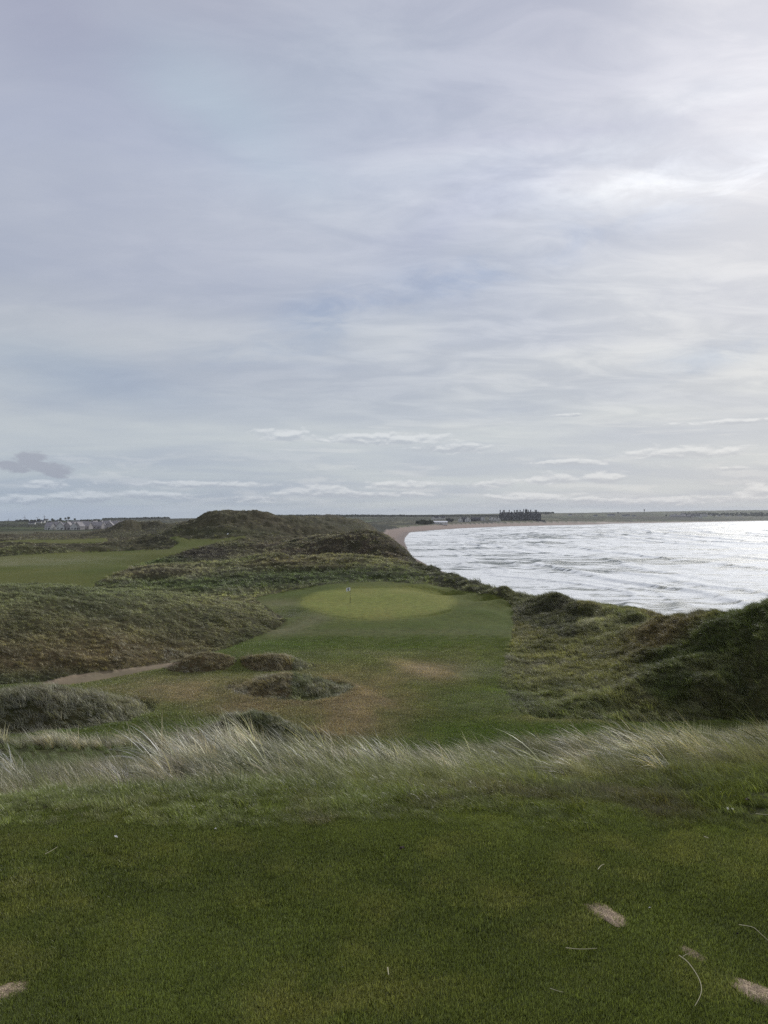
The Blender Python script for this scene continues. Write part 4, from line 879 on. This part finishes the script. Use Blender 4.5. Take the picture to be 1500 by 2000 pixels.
for pts, r, lab in STR:
    P3 = []
    for px, py in pts:
        x, y = tee_pt(px, py); zz = float(Zg(x, y)); k = (CAMZ - zz - .026) / CAMZ; P3.append((x * k, y * k, zz + .026))
    # smooth the line
    for _ in range(2):
        Q3 = [P3[0]]
        for a, b_ in zip(P3[:-1], P3[1:]): Q3 += [tuple(.75 * np.array(a) + .25 * np.array(b_)), tuple(.25 * np.array(a) + .75 * np.array(b_))]
        P3 = Q3 + [P3[-1]]
    n = len(P3); o = MB().tube(P3, [r * (1 - .6 * i / n) for i in range(n)], 6).build('straw', M_straw, smooth=True); tag(o, lab, 'straw', 'loose straws on the tee')
def scrap(name, px, py, w, h, mat, lab, cat, lobes=3, seed=1):
    rg = random.Random(seed); x, y = tee_pt(px, py); zz = float(Zg(x, y)) + .022; k = (CAMZ - zz) / CAMZ; x, y = x * k, y * k
    V = []; F_ = []
    for l in range(lobes):                      # crumpled leaf: a few folded, veined blades
        an = rg.uniform(0, 6.28); cx, cy = rg.uniform(-.3, .3) * w, rg.uniform(-.3, .3) * h; b = len(V); K = 5
        for i in range(K + 1):
            t = i / K; wd = math.sin(math.pi * min(1, t * .9 + .08)) * h * .35; lx = (t - .5) * w * .8
            for q in (-1, 0, 1):
                u, v = lx, q * wd; V.append((cx + u * math.cos(an) - v * math.sin(an), cy + u * math.sin(an) + v * math.cos(an), abs(q) * wd * .5 + h * .12 * math.sin(t * 3 + l) + l * .002))
        for i in range(K):
            for q in range(2): F_.append((b + i * 3 + q, b + i * 3 + q + 1, b + i * 3 + q + 4, b + i * 3 + q + 3))
    me = bpy.data.meshes.new(name); me.from_pydata(V, [], F_); me.materials.append(mat)
    o = link(bpy.data.objects.new(name, me)); o.location = (x, y, zz); md = o.modifiers.new('thickness', 'SOLIDIFY'); md.thickness = .0012
    tag(o, lab, cat)
scrap('dead_leaf', 783, 1657, .034, .022, M_leafd, 'dark crumpled leaf lying in the middle of the tee', 'leaf', 4, 3)
scrap('dead_leaf', 1180, 1662, .014, .010, M_leafd, 'small dark leaf scrap above the long oval divot', 'leaf', 2, 4)
scrap('dead_leaf', 1440, 1825, .012, .010, M_black, 'black speck of leaf beside the kinked straw', 'leaf', 2, 5)
scrap('dead_leaf', 1384, 1758, .022, .005, M_leafd, 'thin dark leaf sliver up from the kinked straw', 'leaf', 1, 6)
scrap('dead_leaf', 1460, 1563, .034, .030, M_leafd, 'brown seed head in the fringe near the right edge', 'leaf', 3, 7)
scrap('white_feather', 1425, 1580, .050, .016, M_pale, 'white feather in the short grass near the right edge', 'feather', 2, 8)
scrap('white_petal', 228, 1635, .020, .018, M_pale, 'white petal in the short grass on the left', 'petal', 2, 9)
scrap('white_petal', 1269, 1773, .014, .006, M_pale, 'tiny white petal right of the long oval divot', 'petal', 1, 10)
scrap('white_petal', 420, 1620, .014, .016, M_pale, 'pale flower head in the fringe left of centre', 'petal', 2, 11)
# dead plant among the marram
def dead_plant():
    d = 9.9; bx = (1312 - 750) / F * d; t = empty('dead_plant', (bx, d, float(Zg(bx, d))))
    tag(t, 'black dead plant with pods standing in the pale marram', 'plant')
    z0 = float(Zg(bx, d))
    def loc(px, py, dy=0.0): dd = d + dy; return ((px - 750) / F * dd - bx, dy, CAMZ - (py - HY) / F * dd - z0)
    S = [[(1316,1462),(1310,1450),(1298,1434),(1290,1432)], [(1316,1462),(1306,1446),(1297,1441),(1297,1434)], [(1318,1462),(1315,1448),(1303,1433),(1306,1430)],
         [(1320,1462),(1316,1443),(1323,1433)], [(1320,1462),(1325,1438),(1329,1424)], [(1322,1464),(1338,1438),(1350,1443)], [(1312,1462),(1295,1447),(1284,1437)]]
    for i, st in enumerate(S):
        P3 = [loc(px, py, .03 * math.sin(i * 2 + k)) for k, (px, py) in enumerate(st)]; P3[0] = (P3[0][0], P3[0][1], 0.0)
        b = MB().tube(P3, [.004, .004, .0035, .003][:len(P3)], 6)
        e = Vector(P3[-1]); dv = (e - Vector(P3[-2])).normalized() * .055
        q = [e - dv * .5, e - dv * .2, e + dv * .3, e + dv * .8]; s_ = b.build('stem', M_black, t)
        MB().tube(q, [.003, .011, .009, .001], 7).build('pod', M_black, s_, smooth=True)
dead_plant()

# ------------------------------------------------------------------ flagsticks
M_white = simple_mat('white_cloth', (.80, .80, .80), .7); M_dark = simple_mat('dark_paint', (.02, .02, .02), .5); M_yel = simple_mat('yellow_paint', (.62, .58, .30), .5)
M_hole = simple_mat('hole_lining', (.3, .3, .3), .6)
def flagstick(px, d, h, mark, lab, fw=.42):
    x = (px - 750) / F * d; z = float(Zg(x, d)); t = empty('flagstick', (x, d, z)); tag(t, lab, 'golf flag')
    MB().tube([(0, 0, 0), (0, 0, h * .42)], .030, 8).build('pole', M_dark, t)
    for k in range(7):
        z0 = h * (.42 + k * .058); MB().tube([(0, 0, z0), (0, 0, z0 + h * .058)], .030, 8).build('pole_band', M_yel if k % 2 == 0 else M_dark, t)
    MB().tube([(0, 0, h * .826), (0, 0, h)], .016, 8).build('pole_top', M_white, t)
    V = []; Q = []; n, m = 10, 6; fh = fw * .92                     # flag streaming left
    for i in range(n + 1):
        for j in range(m + 1):
            u = i / n; v = j / m
            V.append((-u * fw, .05 * math.sin(u * 7) * u, h - .01 - v * fh - .05 * u + .02 * math.sin(u * 5)))
    for i in range(n):
        for j in range(m): a = i * (m + 1) + j; Q.append((a, a + 1, a + m + 2, a + m + 1))
    me = arr_mesh('flag', V, Q, M_white); f = link(bpy.data.objects.new('flag', me), t); md = f.modifiers.new('thickness', 'SOLIDIFY'); md.thickness = .006
    if mark:                                                     # dark device on the cloth
        EM = MB()
        i0, i1 = 3, 7; EM.add([(-fw * u, .05 * math.sin(u * 7) * u - .014, h - .01 - v_ * fh - .05 * u + .02 * math.sin(u * 5)) for (u, v_) in ((.28, .22), (.62, .15), (.72, .40), (.50, .52), (.55, .85), (.40, .88), (.36, .50))], [(0, 1, 2, 3, 4, 5, 6)])
        EM.build('flag_emblem', M_dark, f)
    MB().tube([(0, 0, -.09), (0, 0, .006)], .054, 16).build('hole_cup', M_hole, t)
flagstick(684, 105.0, 2.15, True, 'banded flagstick with small white flag on the putting green', .55)
flagstick(446.5, 283, 2.15, False, 'white flag below the high hill, far from the near green', .6)

# ------------------------------------------------------------------ far buildings
M_slate = simple_mat('slate_wall', (.038, .040, .048), .8, .6, .2); M_sroof = simple_mat('slate_roof', (.026, .028, .036), .6, .5, .2)
M_trim = simple_mat('pale_stone', (.22, .22, .23), .8); M_glass = simple_mat('dark_glass', (.02, .022, .025), .2, spec=.6)
M_wwall = simple_mat('white_render', (.62, .61, .58), .8, .4, .1); M_gwall = simple_mat('grey_render', (.42, .39, .38), .8, .4, .15)
M_groof = simple_mat('grey_tiles', (.33, .31, .31), .7, .5, .2); M_droof = simple_mat('dark_tiles', (.075, .075, .085), .7, .5, .2)
M_wroof = simple_mat('white_sheet', (.86, .86, .86), .5)
def at(px, d, dz=0.0):
    x = (px - 750) / F * d; return (x, d, float(Zg(x, d)) + dz)
def hotel():
    d = 1700; t = empty('hotel', at(1016, d)); tag(t, 'huge dark slate hotel with many gables and chimneys above the beach', 'hotel')
    m = lambda px: (px - 1016) * d / F
    B = MB().box(m(976.5), m(1056), 0, 16, -3, 9.6); Rf = MB().prism(m(976.5), m(1056), -.6, 16.6, 9.6, 15.2)
    w = B.build('wall', M_slate, t); rf = Rf.build('roof', M_sroof, t)
    for a, b, e, rg in ((977, 985, 10.5, 17.2), (986.5, 997, 9.0, 16.6), (1000, 1006, 8.0, 14.5), (1007, 1013, 8.0, 14.8), (1014, 1024, 11, 17.6), (1031, 1039, 10, 17.4), (1040, 1045, 8.5, 15), (1047, 1056, 11.5, 15.5)):
        x0, x1 = m(a), m(b); g = MB().box(x0, x1, -4, .5, -3, e).build('gable_wing', M_slate, t)
        MB().prism(x0 - .4, x1 + .4, -4.2, 6, e, rg, 'y').build('gable_roof', M_sroof, g)
        xm = (x0 + x1) / 2
        for sgn, xe in ((-1, x0 - .5), (1, x1 + .5)):
            MB().tube([(xe, -4.4, e + .1), (xm, -4.4, rg + .2)], .6, 4).build('gable_coping', M_trim, g)
        MB().box(xm - 2.2, xm + 2.2, -5.2, -4.0, 3.6, 4.5).build('bay_lintel', M_trim, g)
        bay = MB().box(xm - 2.0, xm + 2.0, -5.0, -4.0, .4, 3.6).build('bay_window', M_glass, g)
    for k, a in enumerate(np.linspace(980, 1053, 15)):
        for zz in (5.6, 8.0):
            f = MB().box(m(a) - .9, m(a) + .9, -4.25, .02, zz, zz + 1.7).build('window', M_trim, t)
            MB().box(m(a) - .7, m(a) + .7, -4.30, -4.252, zz + .2, zz + 1.5).build('pane', M_glass, f)
    tw = MB().box(m(1025.5), m(1028.5), -3, 2, -3, 19.5).build('tower', M_slate, t)
    MB().add([(m(1025.2), -3.4, 19.5), (m(1028.8), -3.4, 19.5), (m(1028.8), 2.4, 19.5), (m(1025.2), 2.4, 19.5), (m(1027), -.5, 23.2)], [(0, 1, 4), (1, 2, 4), (2, 3, 4), (3, 0, 4), (3, 2, 1, 0)]).build('spire', M_sroof, tw)
    for a, hh, ww in ((977.8, 20.0, 1.7), (984, 19.6, 1.5), (986, 19.6, 1.5), (995.5, 20.0, 1.5), (1000, 16.8, 1.5), (1005.5, 19.6, 1.7), (1009.5, 19.8, 1.5), (1012, 20, 1.7), (1016.8, 20, 1.9), (1023.8, 21.5, 1.4), (1030, 21.3, 1.3), (1032.5, 20, 1.8), (1037.5, 20.2, 2.0), (1046.5, 20, 2.0), (1049, 20, 1.6)):
        c = MB().box(m(a) - ww * .5, m(a) + ww * .5, 5, 7.2, 11, hh).build('chimney', M_slate, rf)
        MB().box(m(a) - ww * .5 - .25, m(a) + ww * .5 + .25, 4.7, 7.5, hh, hh + .6).build('chimney_cap', M_sroof, c)
    MB().box(m(966), m(1062), -14, -13, -2, 1.0).build('terrace_wall', M_slate, t)
    t.scale = (1, 1, 1.17)
hotel()
def house(px, d, w, dp, e, rg, wall, roof, rz, lab, cat='house', axis='x', wins=3, chims=1, group=None, dz=0.0, name='house'):
    t = empty(name, at(px, d, dz), rz); tag(t, lab, cat, group)
    wv = MB().box(-w / 2, w / 2, -dp / 2, dp / 2, -2, e)
    if axis == 'x': wv.add([(-w / 2, -dp / 2, e), (-w / 2, dp / 2, e), (-w / 2, 0, rg - .15)], [(0, 2, 1)]).add([(w / 2, -dp / 2, e), (w / 2, dp / 2, e), (w / 2, 0, rg - .15)], [(0, 1, 2)])
    else: wv.add([(-w / 2, -dp / 2, e), (w / 2, -dp / 2, e), (0, -dp / 2, rg - .15)], [(0, 1, 2)]).add([(-w / 2, dp / 2, e), (w / 2, dp / 2, e), (0, dp / 2, rg - .15)], [(0, 2, 1)])
    wv.build('wall', wall, t)
    o = .35; Rf = MB(); th = .25
    if axis == 'x': sl = [((-w / 2 - o, -dp / 2 - o, e - .2), (w / 2 + o, -dp / 2 - o, e - .2), (w / 2 + o, 0, rg), (-w / 2 - o, 0, rg)), ((-w / 2 - o, dp / 2 + o, e - .2), (w / 2 + o, dp / 2 + o, e - .2), (w / 2 + o, 0, rg), (-w / 2 - o, 0, rg))]
    else: sl = [((-w / 2 - o, -dp / 2 - o, e - .2), (-w / 2 - o, dp / 2 + o, e - .2), (0, dp / 2 + o, rg), (0, -dp / 2 - o, rg)), ((w / 2 + o, -dp / 2 - o, e - .2), (w / 2 + o, dp / 2 + o, e - .2), (0, dp / 2 + o, rg), (0, -dp / 2 - o, rg))]
    for q in sl: Rf.add(list(q) + [(x_, y_, z_ + th) for x_, y_, z_ in q], [(0, 1, 2, 3), (4, 7, 6, 5), (0, 4, 5, 1), (1, 5, 6, 2), (2, 6, 7, 3), (3, 7, 4, 0)])
    r = Rf.build('roof', roof, t)
    for k in range(chims):
        cx = (-w / 2 + .8 if k == 0 else w / 2 - .8) if axis == 'x' else 0
        MB().box(cx - .5, cx + .5, -.45 + (dp / 3 if axis != 'x' else 0), .45 + (dp / 3 if axis != 'x' else 0), rg - 1, rg + 1.5).build('chimney', wall, r)
    for k in range(wins):
        wx = -w / 2 + w * (k + .5) / wins
        f = MB().box(wx - .55, wx + .55, -dp / 2 - .06, -dp / 2 + .1, 1.0, 2.5).build('window', M_glass, t)
        if e > 4.6: MB().box(wx - .55, wx + .55, -dp / 2 - .06, -dp / 2 + .1, 3.6, 5.0).build('window', M_glass, t)
    MB().box(-.5 + w * .12, .5 + w * .12, -dp / 2 - .1, -dp / 2 + .08, -.1, 2.0).build('door', M_droof, t)
    return t
# village on the left, behind the dunes
VL = [(98,930,'x',8,0),(110,960,'x',11,1),(118,930,'y',8,0),(127,960,'x',12,1),(134,935,'y',8,1),(141,955,'x',10,0),(147,930,'y',7.5,0),(155,930,'y',8,1),(160,965,'x',13,1),(168,950,'x',11,1),(176,980,'x',12,0),
      (186,1000,'y',9,1),(193,975,'x',10,1),(199,1000,'y',8.5,0),(208,1010,'x',12,1),(215,990,'y',8,1),(222,1010,'x',10,0),(228,1030,'y',8,1),(235,1040,'x',9,1),(212,1060,'y',8,0)]
KI = {'x': 'ridge side-on', 'y': 'gable towards the sea'}
near_words = ['at the left end of the row', 'second from the left end', 'third from the left end', 'fourth from the left end', 'fifth from the left end', 'sixth from the left end', 'seventh from the left end', 'eighth from the left end', 'ninth from the left end', 'tenth from the left end',
              'tenth from the right end', 'ninth from the right end', 'eighth from the right end', 'seventh from the right end', 'sixth from the right end', 'fifth from the right end', 'fourth from the right end', 'third from the right end', 'second from the right end', 'at the right end of the row']
for i, (px, d, ax, w, g) in enumerate(sorted(VL)):
    house(px, d, w * 1.2, 8.5, 4.0, 8.6 + (i % 3) * .6, M_gwall if g else M_wwall, M_groof, random.uniform(-.35, .35), 'pale holiday cottage, %s, %s' % (KI[ax], near_words[i]), axis=ax, wins=2 + (i % 2), chims=i % 2, group='cottages behind the dunes on the left')
house(188,1350,16,8,6.0,8.6,M_wwall,M_droof,.1,'large white house above the middle of the left village',wins=4,chims=2)
house(196,1300,20,7,3.5,5.6,M_wwall,M_groof,0,'long low white building right of the large white house',wins=5,chims=0)
house(204,1290,11,7,3.0,5.6,M_gwall,M_groof,.2,'small grey bungalow at the right of the long white building',wins=2)
FL = [(76,2000,'lone white house on the far plain, leftmost'),(83,2050,'second white house on the far plain'),(90,2400,'small white house high on the far plain'),(111,2100,'white house under the far tree clump'),(138,1900,'white house right of the far tree clump'),(63,1700,'low pale house left on the far plain'),(160,1750,'pale house above the cottage roofs'),(97,1600,'pale bungalow nearest the left end of the cottages')]
for px, d, lab in FL: house(px, d, 13, 8, 3.6, 6.5, M_wwall, M_droof, random.uniform(-.5, .5), lab, wins=2, group='scattered houses on the left plain')
# beside the hotel
t = house(856,1340,31,12,3.2,5.0,M_wwall,M_wroof,.04,'long white-roofed shed low above the beach','shed',wins=5,chims=0,name='shed')
HB = [(846,1900,9,'y',1,0,'small white gabled house above the left end of the white shed'),(853,1920,10,'x',1,0,'small white house second above the white shed'),(859,1900,9,'y',1,0,'small white gabled house third above the white shed'),(865,1950,10,'x',1,1,'small white house above the right end of the white shed'),
      (877,1500,11,'y',0,1,'dark gabled house just right of the white shed'),(899,1550,9,'y',1,1,'white gabled house with dark roof between shed and hotel'),(906,1560,9,'x',0,1,'grey house touching the white gabled one'),(913,1560,12,'y',1,1,'pale gabled house with two roofs between shed and hotel'),
      (929,1600,20,'x',0,1,'long dark low house left of the hotel cottages'),(942,1620,10,'y',1,1,'white gable in front of the long dark house'),(960,1640,9,'y',1,1,'white cottage farthest left in the terrace beside the hotel'),(966.5,1640,9,'y',1,1,'white cottage in the middle of the terrace beside the hotel'),(973,1640,8,'y',1,1,'white cottage of the terrace touching the hotel')]
for px, d, w, ax, wt, ch, lab in HB: house(px, d, w, 8, 5.2, 9.2, M_wwall if wt else M_slate, M_droof, random.uniform(-.15, .15), lab, axis=ax, wins=2, chims=ch * 2, group='houses beside the hotel')
# village across the bay
VR = []
def ORD(n): return '%d%s' % (n, 'th' if 10 <= n % 100 <= 20 else {1: 'st', 2: 'nd', 3: 'rd'}.get(n % 10, 'th'))
rg_ = random.Random(5)
for i in range(34):
    VR.append((1352 + rg_.gauss(0, 1) * 17, 3150 + rg_.uniform(-150, 450)))
VR.sort()
for i, (px, d) in enumerate(VR):
    house(px, d, rg_.uniform(9, 15), 8, rg_.choice((3.2, 5.4)), rg_.uniform(7, 9.5), rg_.choice((M_wwall, M_wwall, M_gwall, M_slate)), rg_.choice((M_droof, M_groof, M_droof)), rg_.uniform(-.9, .9), 'small house packed in the village across the bay, %s of %d counted from the left' % (ORD(i + 1), len(VR)), wins=2, chims=1, group='village houses across the bay')
house(1321,3000,52,10,5.2,8.5,M_gwall,M_groof,.02,'long grey building with a row of windows left of the far village','building',wins=10,chims=0,name='long_building')
house(1372,3500,44,12,6,9,M_wwall,M_droof,.02,'long white building at the right of the far village','building',wins=8,chims=0,name='long_building')
FR = [(1113,3300,'white farmhouse right of the hotel, alone in its field'),(1163,3000,'leftmost white house below the far ridge across the bay'),(1190,3100,'white house halfway between hotel and water tower'),(1197,3150,'white house right of the halfway one'),(1219,3050,'white house left of the water tower'),(1226,3080,'second white house left of the water tower'),(1238,3000,'bright white house just below the water tower'),(1405,3300,'white house past the right end of the far village'),(1420,3350,'pale house further right of the far village'),(1445,3400,'white house nearest the right edge on the far shore')]
for px, d, lab in FR: house(px, d, 15, 9, 4.2, 8, M_wwall, M_droof, random.uniform(-.4, .4), lab, wins=2, group='scattered houses across the bay')
# water tower
t = empty('water_tower', at(1258.5, 4300)); tag(t, 'tall water tower on a thin stem on the far ridge', 'water tower')
MB().tube([(0, 0, -3), (0, 0, 15)], [1.7, 1.3], 12).build('stem', M_slate, t)
MB().tube([(0, 0, 14), (0, 0, 17), (0, 0, 20.5), (0, 0, 21.5)], [1.5, 4.0, 4.0, 2.2], 16).build('tank', M_slate, t)
# wind turbines
M_turb = simple_mat('turbine_grey', (.13, .13, .15), .6)
for px, hub, ang, lab in ((17,30,.3,'leftmost wind turbine on the left horizon'),(33,32,1.2,'second wind turbine from the left'),(48.5,50,.15,'tallest wind turbine, third from the left'),(73,31,.9,'fourth wind turbine with one blade pointing left'),(87,37,1.9,'rightmost wind turbine on the left horizon')):
    t = empty('wind_turbine', at(px, 6300)); tag(t, lab, 'wind turbine', 'wind turbines on the left horizon')
    MB().tube([(0, 0, -4), (0, 0, hub)], [2.8, 2.0], 10).build('tower', M_turb, t); MB().box(-1.2, 1.2, -3, 3.5, hub - 1, hub + 1.4).build('nacelle', M_turb, t)
    MB().tube([(0, -3.9, hub), (0, -3.0, hub)], [.5, 1.2], 10).build('hub', M_turb, t)
    for k in range(3):
        a = ang + k * 2.0944; L_ = 17 if hub < 45 else 22; e = Vector((math.sin(a), 0, math.cos(a)))
        MB().tube([Vector((0, -3.5, hub)) + e * s_ * L_ for s_ in (.03, .2, .6, 1)], [.9, 1.7, 1.2, .5], 6).build('blade', M_turb, t)
# gulls
M_gull = simple_mat('gull_grey', (.16, .16, .17), .8)
def gull(px, py, d, bank, lab):
    t = MB(); V = []; Q = []
    t.tube([(0, -.24, 0), (0, -.12, .01), (0, .05, 0), (0, .18, 0), (0, .28, .01)], [.02, .055, .065, .04, .012], 8)
    for sgn in (-1, 1):
        pts = [(0, 0), (.18, .09), (.38, .11), (.62, .04)]; b = len(t.v)
        for (u, h_) in pts:
            c = .13 * (1 - u / .75); t.v += [(sgn * u, -c + (u * .1), h_ * 1.0), (sgn * u, c * .6 + u * .25, h_ - .01), (sgn * u, -c + u * .1, h_ - .012), (sgn * u, c * .6 + u * .25, h_ - .02)]
        for i in range(3):
            for (p, q) in ((0, 1), (3, 2), (1, 3), (2, 0)): t.f.append((b + i * 4 + p, b + i * 4 + q, b + i * 4 + 4 + q, b + i * 4 + 4 + p))
    o = t.build('gull', M_gull, smooth=True); o.location = ((px - 750) / F * d, d, CAMZ - (py - HY) / F * d); o.rotation_euler = (.1, bank, random.uniform(-.6, .6)); tag(o, lab, 'bird', 'gulls over the bay')
gull(693.5, 917, 330, .35, 'left one of the two gulls high over the green'); gull(743.5, 921, 330, -.2, 'right one of the two gulls high over the green'); gull(770.5, 996, 260, .05, 'low gull flying just above the horizon')
# ------------------------------------------------------------------ far trees
def leaf_cloud(rg, n, rx, ry, rz, zc, s0, s1):
    V = []; Q = []
    for _ in range(n):
        while True:
            p = rg.uniform(-1, 1, 3)
            if .35 < np.linalg.norm(p) < 1: break
        lump = 1 + .25 * math.sin(p[0] * 5 + 1) * math.cos(p[2] * 4); c = np.array([p[0] * rx * lump, p[1] * ry, zc + p[2] * rz * lump])
        a = rg.normal(size=3); a /= np.linalg.norm(a); b = np.cross(a, rg.normal(size=3)); b /= np.linalg.norm(b); s_ = rg.uniform(s0, s1); k = len(V)
        V += [c - a * s_ - b * s_ * .6, c + a * s_ - b * s_ * .6, c + a * s_ * .7 + b * s_, c - a * s_ * .7 + b * s_]; Q.append((k, k + 1, k + 2, k + 3))
    return V, Q
M_leaf = simple_mat('dark_foliage', (.040, .050, .026), .9, .3, .4, spec=.1); M_bark = simple_mat('bark', (.06, .05, .04), .9)
rgt = np.random.default_rng(5)
tv, tq = leaf_cloud(rgt, 420, 4.6, 4.6, 4.2, 8.2, .35, .8); crown = arr_mesh('crown', tv, tq, M_leaf, False)
tb = MB().tube([(0, 0, -1), (.2, 0, 3), (.1, .1, 7)], [.45, .35, .15], 8)
for a in (0, 2, 4): tb.tube([(.15, 0, 4), (1.8 * math.cos(a), 1.8 * math.sin(a), 7.5)], [.2, .06], 6)
for i, (px, d, s_, lab) in enumerate([(128,2900,.9,'left of two dark trees on the left skyline'),(134,2900,1.15,'right and taller of two dark trees on the left skyline'),(102,2300,.9,'round tree left of the skyline pair, in a hedge'),(118,2500,.8,'low tree just left of the skyline pair'),(146,2500,.8,'low tree just right of the skyline pair'),
                                      (1207,3600,.9,'bushy tree on the ridge left of the water tower'),(874,1480,.55,'small tree beside the dark gabled house'),(884,1520,.6,'small tree right of the dark gabled house'),(1301,2950,.8,'tree at the left end of the long grey building'),(1395,3100,.9,'tree below the right of the far village')]):
    t = empty('tree', at(px, d)); t.scale = (s_, s_, s_); tag(t, lab, 'tree', 'far trees')
    if i == 0: tr0 = tb.build('trunk', M_bark, t); link(bpy.data.objects.new('crown', crown), t)
    else:
        c = tr0.copy(); sc.collection.objects.link(c); c.parent = t
        q = link(bpy.data.objects.new('crown', crown), t); q.rotation_euler = (0, 0, i * 1.1)
# far woods: one mass
V = []; Q = []
def wood(pxs, d0, d1, n, h):
    for _ in range(n):
        px = rgt.uniform(*pxs); d = rgt.uniform(d0, d1); x, y, z = at(px, d); v, q = leaf_cloud(rgt, 16, 7, 7, h * .5, h * .5, 2.0, 4.0); b = len(V)
        V.extend([(p[0] + x, p[1] + y, p[2] + z) for p in v]); Q.extend([tuple(i + b for i in f) for f in q])
wood((525, 700), 3200, 3500, 260, 7); wood((700, 985), 3100, 3400, 420, 7); wood((985, 1080), 3600, 3900, 100, 7); wood((200, 330), 3300, 3500, 150, 9); wood((822, 846), 1290, 1340, 12, 3.0); wood((1330, 1500), 3700, 4200, 120, 7); wood((30, 200), 2300, 2500, 26, 4)
tag(link(bpy.data.objects.new('far_woodland', arr_mesh('far_woodland', V, Q, M_leaf, False))), 'dark belts of woodland along the horizon', 'woodland', kind='stuff')

# ------------------------------------------------------------------ wind-blown sand over the mown ground
def mat_sandmist(k, seed):
    m = bpy.data.materials.new('blown_sand'); m.use_nodes = True; nt = NT(m.node_tree); nt.n.clear(); out = nt.new('ShaderNodeOutputMaterial')
    v = nt.new('ShaderNodeVolumePrincipled'); v.inputs['Color'].default_value = (.80, .76, .68, 1); v.inputs['Anisotropy'].default_value = .3
    tc = nt.new('ShaderNodeTexCoord').outputs['Object']; l = nt.v('LENGTH', tc)
    mp = nt.new('ShaderNodeMapping'); nt.l.new(tc, mp.inputs[0]); mp.inputs['Scale'].default_value = (1.0, 3.0, 1.0); mp.inputs['Location'].default_value = (seed, 0, 0)
    n = nt.ramp(nt.noise(mp.outputs[0], 2.2, 4, .6, .5), .40, .68)
    nt.l.new(nt.m('MULTIPLY', nt.m('MULTIPLY', n, nt.ramp(l, .15, 1.0, 1.0, 0.0)), k), v.inputs['Density']); nt.l.new(v.outputs[0], out.inputs['Volume']); return m
for i, (px, d, a, b_, h, k, rz, lab) in enumerate([(900,66,9,5,1.3,.055,.25,'veil of blown sand over the right of the valley floor'),(560,96,10,6,1.2,.05,-.2,'veil of blown sand in front of the left end of the putting green'),(960,56,6,5,1.1,.04,.2,'veil of blown sand at the foot of the right dune'),(90,185,30,22,2.2,.018,.1,'veil of blown sand along the left fairway')]):
    x, y, z = at(px, d); bm = bmesh.new(); bmesh.ops.create_icosphere(bm, subdivisions=4, radius=1.0); me = bpy.data.meshes.new('blown_sand'); bm.to_mesh(me); bm.free()
    me.materials.append(mat_sandmist(k, i * 3.7)); o = link(bpy.data.objects.new('blown_sand', me)); o.location = (x, y, z + h * .35); o.scale = (a, b_, h); o.rotation_euler = (0, 0, rz)
    tag(o, lab, 'blown sand', kind='stuff')
# ------------------------------------------------------------------ haze
hz = MB().box(-9000, 9000, -7300, 9800, SEA - 75, 110).build('haze', None) if False else None
me = bpy.data.meshes.new('haze'); q = MB().box(-9500, 9500, -7400, 9900, SEA - 75, 66); me.from_pydata(q.v, [], q.f)
m = bpy.data.materials.new('haze'); m.use_nodes = True; nt = NT(m.node_tree); nt.n.clear(); out = nt.new('ShaderNodeOutputMaterial')
v = nt.new('ShaderNodeVolumePrincipled'); v.inputs['Color'].default_value = (.86, .89, .93, 1); v.inputs['Density'].default_value = .00005; v.inputs['Anisotropy'].default_value = .2
nt.l.new(v.outputs[0], out.inputs['Volume']); me.materials.append(m)
bm = bmesh.new(); bm.from_mesh(me); bmesh.ops.recalc_face_normals(bm, faces=bm.faces); bm.to_mesh(me); bm.free()
tag(link(bpy.data.objects.new('haze', me)), kind='stuff')
